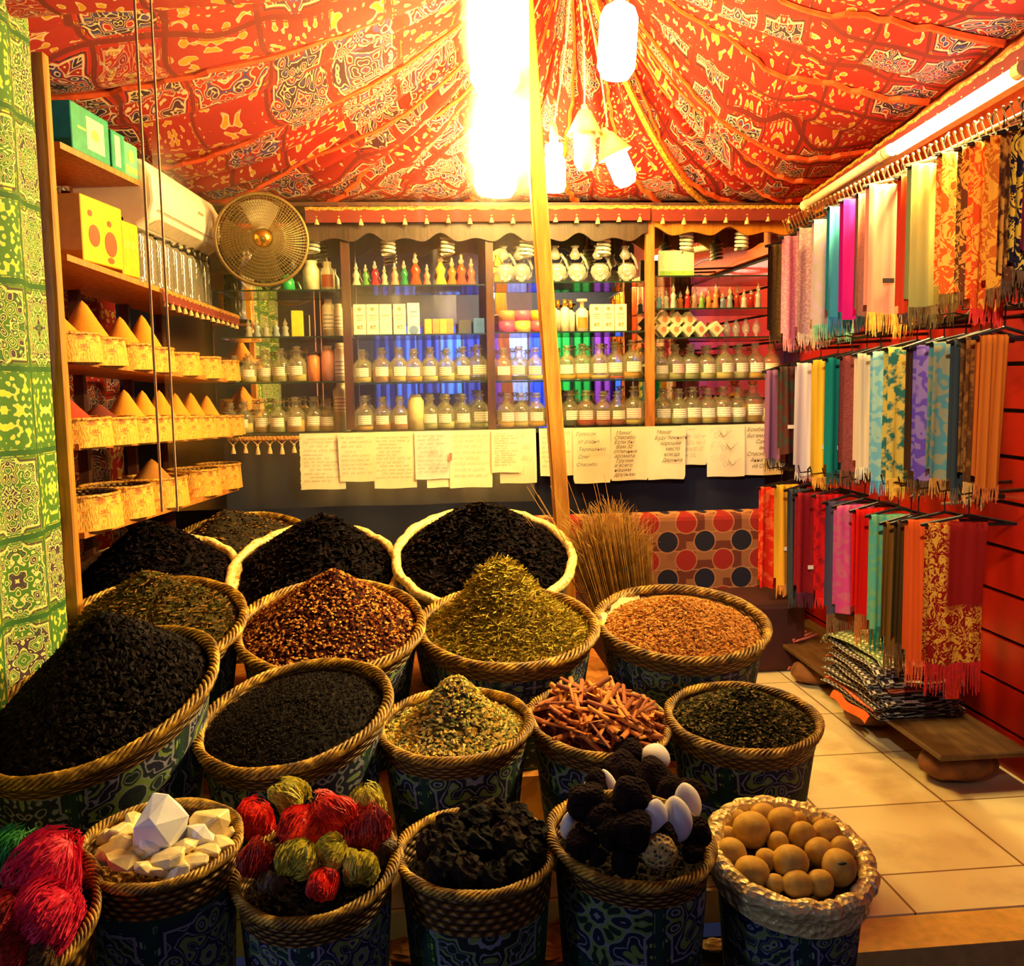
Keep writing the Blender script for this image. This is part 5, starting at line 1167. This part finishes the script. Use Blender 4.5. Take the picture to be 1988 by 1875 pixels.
bed(B14, '140c0c', lab='black grit beneath the pumice stones'); bed(B15, '5a3c14', lab='brown chaff beneath the tan balls'); bed(B10, '180c10', lab='dark litter beneath the pink tufts')
def place(B, px, py, rpx, sink=.35):     # centre of a round piece seen at (px, py), lying near the rim plane and heaped to the middle
    z = B['C'].z
    for _ in range(25):
        c = PZ(px, py, z); dx, dy = c.x-B['C'].x, c.y-B['C'].y; q = min(1, math.hypot(dx, dy/math.cos(B['t']))/B['rad'])
        rad = rpx*(c-CAM).length/FPX; z = .5*z+.5*(B['C'].z+max(-1.2, min(1.2, dy/B['rad']))*B['rad']*math.tan(B['t'])*.95-.02+rad*.5+lift[0]*(1-q*q))
    return c, rad
lift = [.05]
def rowlab(items, tol=28):
    s = sorted(range(len(items)), key=lambda i: items[i][1]); rows = []; cur = []
    for i in s:
        if cur and items[i][1]-items[cur[0]][1] > tol: rows.append(cur); cur = []
        cur.append(i)
    rows.append(cur); out = {}
    for rn, rw in enumerate(rows):
        for j, i in enumerate(sorted(rw, key=lambda i: items[i][0])): out[i] = (rn, len(rows), j)
    return out
def rtxt(t): rn, n_, j = t; nm = 'front row' if rn == n_-1 else ('back row' if rn == 0 else '%s row from the back' % ORD[rn]); return '%s from the left, %s' % (ORD[j], nm)
g = G('tan_ball_skin', .75); n = g.noise(g.coord(), 45, 4); n0 = g.noise(g.coord(), 9, 2); g.color(g.mix(g.step(n0, .55, .2)*.4, g.ramp(n, [(.3, hx('cc9830')), (.7, hx('ecc050'))]), hx('b07c28'))); g.bump(n, .25, .004); TAN = g.m
balls = [(1458, 1611, 33), (1432, 1594, 20), (1420, 1659, 29), (1460, 1694, 31), (1413, 1622, 17), (1481, 1586, 24), (1518, 1597, 27), (1550, 1592, 15), (1511, 1636, 20), (1488, 1669, 20), (1535, 1674, 31), (1558, 1622, 24), (1604, 1619, 25), (1590, 1652, 25), (1634, 1650, 23), (1629, 1684, 31), (1505, 1715, 18), (1548, 1716, 26), (1591, 1714, 24), (1590, 1598, 14)]
lift[0] = .03; rl = rowlab(balls, 24)
for i, (px, py, rp) in enumerate(balls):
    c, rd = place(B15, px, py, rp); k_ = R.uniform(.9, 1.05)
    def bf(d, i=i): return 1+.03*math.sin(d.x*3+i)+.025*math.sin(d.z*4+i*2)
    o = ob('tan_ball', MB().ball((0, 0, 0), rd, 20, 14, bf, (1, 1, k_)), TAN, label='round tan ball, %s%s' % (rtxt(rl[i]), ', with dark slot' if i == 15 else ''), cat='ball', group='tan balls in the foil-rimmed basket', smooth=True, loc=c)
    if i == 15: ob('dark_slot', MB().ball((-.006, -rd*.72, rd*.62), .012, 10, 6, None, (1, .5, .35)), plain('slot_black', hx('180c04')), o, label='dark slot')
# pumice and cones
g = G('black_pumice', .95, 0.0, .1); v_ = g.vor(g.coord(), 120); n = g.noise(g.coord(), 40, 4); g.color(g.ramp(n, [(.3, hx('140a0c')), (.7, hx('2a181a'))])); g.bump(v_, .9, .012); PUM = g.m
g = G('speckled_stone', .8); v_ = g.vor(g.coord(), 95); g.color(g.ramp(v_, [(.25, hx('2c2418')), (.45, hx('c8a45c'))])); g.bump(v_, .9, .012); SPK = g.m
WHT = plain('white_chalk', hx('ece4e0'), .7, var=.05)
pum = [(1219, 1462, 28), (1209, 1492, 34), (1268, 1508, 34), (1226, 1545, 34), (1140, 1558, 34), (1229, 1611, 36), (1183, 1614, 27), (1130, 1638, 29), (1339, 1540, 28), (1350, 1616, 27), (1302, 1536, 26), (1213, 1672, 26), (1160, 1662, 16), (1345, 1656, 18), (1170, 1588, 26), (1290, 1625, 24), (1160, 1520, 24)]
lift[0] = .17; rl = rowlab(pum, 34)
for i, (px, py, rp) in enumerate(pum):
    c, rd = place(B14, px, py, rp)
    def bf(d, i=i): return 1+.08*math.sin(d.x*4+i*1.3)+.07*math.sin(d.z*5+i)+.04*math.sin(d.y*9+i*3)
    ob('pumice_stone', MB().ball((0, 0, 0), rd*1.03, 20, 14, bf), PUM, label='rough black pumice stone, %s' % rtxt(rl[i]), cat='stone', group='black pumice stones in the basket', smooth=True, loc=c)
c, rd = place(B14, 1281, 1652, 32); ob('speckled_stone', MB().ball((0, 0, 0), rd*1.03, 20, 14, lambda d: 1+.06*math.sin(d.x*5)), SPK, label='round speckled stone at the front of the pumice basket', cat='stone', smooth=True, loc=c)
wc = [(1272, 1468, 25, 22, .3, 'topmost of the heap'), (1271, 1586, 22, 31, .1, 'left of the three upright ones on the right side'), (1313, 1588, 25, 38, -.15, 'middle of the three upright ones on the right side'), (1334, 1556, 22, 33, -.2, 'right of the three upright ones on the right side'), (1182, 1524, 13, 30, -.35, 'tucked behind the black stones on the left slope'), (1102, 1600, 12, 24, .2, 'against the left rim'), (1239, 1500, 8, 12, 0, 'barely showing between two black stones'), (1143, 1524, 9, 13, .6, 'small, at the upper left rim')]
for i, (px, py, rx_, rz_, tl, nm) in enumerate(wc):
    c, rd = place(B14, px, py, rx_); k_ = rz_/rx_
    def cf(d): return 1.0-.22*max(0, d.z)**1.5+.05*d.x
    ob('white_cone', MB().lathe([(rd*1.12*math.sin(math.pi*j/14)**1.25*(1.12-.25*j/14), -rd*1.15*k_*math.cos(math.pi*j/14)) for j in range(15)], 20), WHT, label='white chalky cone, '+nm, cat='cone', group='white cones among the black pumice', smooth=True, loc=c+Vector((0, -.004, 0)), rot=(0, tl, 0))
# fibre tufts
def tuft(B, px, py, rp, mat, label, seed, sink=0):
    c, rd = place(B, px, py, rp); r_ = random.Random(seed); mb = MB()
    mb.ball((0, 0, 0), rd*.82, 14, 10, lambda d: 1+.06*r_.uniform(-1, 1))
    ax = Vector((r_.uniform(-1, 1), r_.uniform(.0, .6), r_.uniform(.3, 1))).normalized(); lf = [r_.uniform(0, 6) for _ in range(4)]; b1 = ax.orthogonal().normalized(); b2 = ax.cross(b1)
    for i in range(330):
        a = r_.uniform(0, 6.283); pts = []; sp_ = r_.uniform(-.5, .5); rr = rd*r_.uniform(.90, 1.06); t0 = r_.uniform(-1.1, -.2); t1 = t0+r_.uniform(.8, 1.9)
        for j in range(5):
            t = t0+(t1-t0)*j/4; aa = a+sp_*t; k_ = rr*(1+.13*math.sin(3*aa+lf[0]+t)+.10*math.sin(2*aa+lf[1]+t*3)+.03*math.sin(t*7+i)+(.06*r_.random() if j == 4 else 0)); pts.append((b1*math.cos(aa)+b2*math.sin(aa))*(k_*math.cos(t))+ax*(k_*math.sin(t)))
        mb.tube(pts, [.0012, .002, .0022, .002, .0008], 3, cap=False)
    return ob('fibre_tuft', mb, mat, label=label, cat='fibre tuft', group='fibre tufts in the front baskets', loc=c)
def tm(n, a, b): 
    g = G(n, .6); q = g.noise(g.coord(), 60, 3, .7); g.color(g.ramp(q, [(.3, hx(a)), (.65, hx(b))])); return g.m
TR, TD, TY, TP, TGN, TBR = tm('red_fibre', 'a80c06', 'ff2c14'), tm('dark_red_fibre', '5a0c08', 'c02018'), tm('yellow_green_fibre', '5a6810', 'e8cc3c'), tm('pink_fibre', 'b80c30', 'ff2850'), tm('green_fibre', '0c4818', '2c9038'), tm('brown_fibre', '241408', '6a4820')
lift[0] = .09
tf = [(563, 1546, 33, TY, 'yellow-green fibre tuft at the very top of the heap'), (714, 1562, 34, TY, 'yellow-green fibre tuft at the upper right of the heap'), (493, 1597, 37, TR, 'red fibre tuft on the upper left rim'), (500, 1670, 35, TD, 'darker red fibre tuft on the left side'), (577, 1606, 37, TR, 'red fibre tuft in the upper middle'), (643, 1585, 42, TR, 'largest red fibre tuft, high in the middle'), (716, 1610, 42, TD, 'dark red fibre tuft at the right side of the heap'),
      (577, 1668, 33, TY, 'green-streaked yellow tuft left of centre'), (641, 1656, 29, TY, 'small yellow-green tuft in the centre'), (698, 1686, 31, TY, 'yellow-green tuft near the right front rim'), (625, 1718, 27, TR, 'small pointed red tuft by the front rim'), (528, 1714, 20, TBR, 'small dull brown tuft at the lower left'), (745, 1650, 22, TBR, 'brownish tuft against the right rim')]
for i, (px, py, rp, mt, lb) in enumerate(tf): tuft(B12, px, py, rp, mt, lb, 100+i)
lift[0] = .05
for i, (px, py, rp, mt, lb) in enumerate([(24, 1668, 50, TGN, 'green fibre tuft at the left edge of the picture'), (90, 1680, 58, TP, 'bright pink fibre tuft beside the green one'), (90, 1782, 56, TP, 'bright pink fibre tuft below the first pink one'), (2, 1790, 46, TD, 'dark pink fibre tuft at the left picture edge'), (8, 1862, 40, TD, 'dark red fibre tuft in the lower left corner'), (75, 1862, 36, TBR, 'dull brown fibre tuft near the lower left corner')]): tuft(B10, px, py, rp, mt, lb, 200+i)
# resin lumps
RES = [plain('resin_%d' % i, hx(c), .8, var=.5, scale=50, bump=.8, spec=.15) for i, c in enumerate(('120905', '0c0707', '20120a'))]
lumps = [(870, 1612, 30), (918, 1592, 34), (962, 1586, 32), (1002, 1592, 30), (1040, 1622, 27), (838, 1644, 28), (880, 1650, 34), (930, 1640, 34), (984, 1636, 36), (1030, 1660, 30), (860, 1684, 33), (905, 1690, 30), (958, 1700, 26), (1000, 1684, 28), (1004, 1608, 26)]
lift[0] = .04; rl = rowlab(lumps, 30)
for i, (px, py, rp) in enumerate(lumps):
    c, rd = place(B13, px, py, rp); r_ = random.Random(i)
    ob('resin_lump', MB().ball((0, 0, 0), rd, 16, 12, lambda d: 1+.16*r_.uniform(-1, 1)), RES[i % 3], label='dark rough resin lump, %s' % rtxt(rl[i]), cat='lump', group='dark resin lumps in the basket', loc=c)
# alum
import bmesh
g = G('white_alum', .35); n = g.noise(g.coord(), 14, 4); g.color(g.ramp(n, [(.3, hx('e4dcd8')), (.7, hx('f8f4f0'))])); g.b.inputs['Subsurface Weight'].default_value = .15; g.b.inputs['Subsurface Radius'].default_value = (.03, .02, .01); g.bump(n, .3, .01); ALW = g.m
ALY = plain('yellow_alum', hx('ecd090'), .4, var=.15, scale=25, bump=.3)
def crystal(px, py, rp, sx_, sy_, sz_, mat, label, seed, rot=(0, 0, 0)):
    c, rd = place(B11, px, py, rp); r_ = random.Random(seed); bm = bmesh.new()
    for i in range(22):
        d = Vector((r_.gauss(0, 1), r_.gauss(0, 1), r_.gauss(0, 1))).normalized()*r_.uniform(.85, 1.1); bm.verts.new((d.x*rd*sx_, d.y*rd*sy_, d.z*rd*sz_*(1.0)))
    if sz_ > 1.15: bm.verts.new((-.1*rd, 0, rd*sz_*1.12))
    bmesh.ops.convex_hull(bm, input=bm.verts); bmesh.ops.delete(bm, geom=[v for v in bm.verts if not v.link_faces], context='VERTS')
    mb = MB(); bm.verts.index_update(); mb.add([v.co.copy() for v in bm.verts], [tuple(v.index for v in f.verts) for f in bm.faces]); bm.free()
    o = ob('alum_lump', mb, mat, label=label, cat='alum lump', group='alum lumps in the basket', loc=c, rot=rot); m = o.modifiers.new('b', 'BEVEL'); m.width = .003; return o
lift[0] = .05
crystal(304, 1606, 52, 1.12, .8, 1.12, ALW, 'largest white alum crystal standing up in the basket', 1)
crystal(285, 1640, 30, .9, .7, 1.1, ALW, 'white alum piece leaning before the largest crystal', 9, (0, .5, 0))
crystal(402, 1606, 38, 1.2, .8, .9, ALY, 'cream alum block with a brown spot at the right', 3, (0, -.5, .3))
crystal(382, 1620, 30, 1.1, .8, .75, ALW, 'pale alum lump before the cream block', 4)
AL = [(222, 1652, 26), (212, 1625, 20), (238, 1615, 22), (245, 1672, 24), (285, 1686, 20), (330, 1668, 26), (352, 1648, 22), (370, 1672, 22), (425, 1638, 22), (400, 1652, 20), (262, 1594, 18), (310, 1690, 16), (345, 1692, 18), (232, 1640, 20), (440, 1618, 16), (272, 1650, 22)]
lift[0] = .035; AL = [(a, b, c*1.25) for a, b, c in AL]; rl = rowlab(AL, 24)
for i, (px, py, rp) in enumerate(AL): crystal(px, py, rp, 1.25, .9, .6, ALY, 'small yellowish alum chip, %s' % rtxt(rl[i]), 30+i, (R.uniform(-.5, .5), R.uniform(-.5, .5), R.uniform(0, 3)))
# ------------------------------------------------------------------ straw broom
bb = PY(1190, 1170, 4.02); mb = MB(); mb2 = MB(); rb_ = random.Random(5)
tip = PY(1175, 985, 4.12); bz = .26
base_ = Vector((PY(1210, 1200, 4.05).x, 4.05, bz)) ; base_.z = .165; base_.y = 4.02; base_.x = .92
ht = tip.z-base_.z
for i in range(620):
    a = rb_.uniform(-1, 1); d_ = rb_.uniform(-1, 1); b0 = Vector((a*.035, d_*.03, rb_.uniform(0, .05))); l_ = rb_.uniform(.78, 1.05)*(1-.12*abs(a))
    e = Vector((-.10+a*.17, .06+d_*.09, ht*l_*1.0)); m_ = b0.lerp(e, .5)+Vector((a*.03, 0, .03))
    mb.tube([b0, m_, e, e+Vector((a*.03+rb_.uniform(-.02, .02), 0, .03))], [.0022, .002, .0015, .0006], 3, cap=False)
for i in range(26):
    a = rb_.uniform(-1.2, 1.1); e = Vector((-.16+a*.30, .06, ht*rb_.uniform(.9, 1.2))); mb.tube([Vector((a*.03, 0, .05)), e*.6+Vector((0, 0, .05)), e], [.002, .0016, .0007], 3, cap=False)
br = root('straw_broom', base_, 'bundle of long dry straw standing upright behind the tan flakes', 'straw bundle')
g = G('dry_straw', .7); n = g.noise(g.coord(), 30, 3); g.color(g.ramp(n, [(.3, hx('7a5014')), (.7, hx('cc9438'))])); st_ = ob('straw', mb, g.m, br); st_['kind'] = 'stuff'
ob('binding', MB().lathe([(.04, .02), (.048, .03), (.048, .07), (.045, .08)], 20), plain('twine', hx('a87434')), br)
# rubble on the ground between the front baskets
GB = plain('orange_debris', hx('a8641c'), .8, var=.5, scale=20, bump=.6)
for k, (px, py, s_) in enumerate(((790, 1858, .06), (1080, 1836, .08), (1385, 1842, .035), (745, 1868, .04), (1060, 1868, .06))):
    c = PZ(px, py, -.12); r_ = random.Random(k+50)
    ob('stone', MB().ball((0, 0, s_*.35), s_, 14, 9, lambda d: 1+.2*r_.uniform(-1, 1), (1.2, .8, .45)), GB if k != 2 else ALY, label=('flat orange stone between the tuft and resin baskets', 'orange stone between the resin and pumice baskets', 'pale chip on the ground left of the foil-rimmed basket', 'small flat stone right of the tuft basket', 'low orange stone right of the resin basket')[k], cat='stone', loc=c)
# ------------------------------------------------------------------ the lane behind the photographer (seen in the mirrors)
r = root('market_rail', (-.6, -2.2, 2.25), 'rail of blue, green and purple cloths across the lane', 'rail')
ob('rail', MB().tube([(0, 0, 0), (4.6, 0, 0)], .02, 8), plain('dark_steel', hx('3c2c20')), r)
cl_ = ['2c50c0', '3a70e0', '1838a0', '4080e8', '203090', '6a2c90', '90a0e8', '2848d0', '18a030', '108828', '7a2890', '2c60d0', 'b03c90', '188038', '3050c8']
for k, c in enumerate(cl_):
    wv = R.uniform(.9, 1.3)
    ob('lane_cloth', MB().grid(lambda u, v, k=k: (u*.27, .03*math.sin(u*14+k), -v*wv), 14, 6), plain('lane_'+c, hx(c), .8, var=.2), label='%s cloth from the left on the rail across the lane' % ORD[k], cat='cloth', group='cloths across the lane', loc=(-.5+k*.30, -2.2, 2.24))
ob('wall_front', MB().box((-4, -3.2, -.3), (5, -3.1, 3.6)), plain('lane_wall', hx('4a4030'), .9), kind='structure')
_l = lamp('lane_cloth_light', (1.4, -1.1, 2.9), 260, (.8, .85, 1.0), .1, kind='SPOT'); _l.data.spot_size = math.radians(115); _l.data.spot_blend = .5; aim(_l, (1.4, -2.6, 1.6))
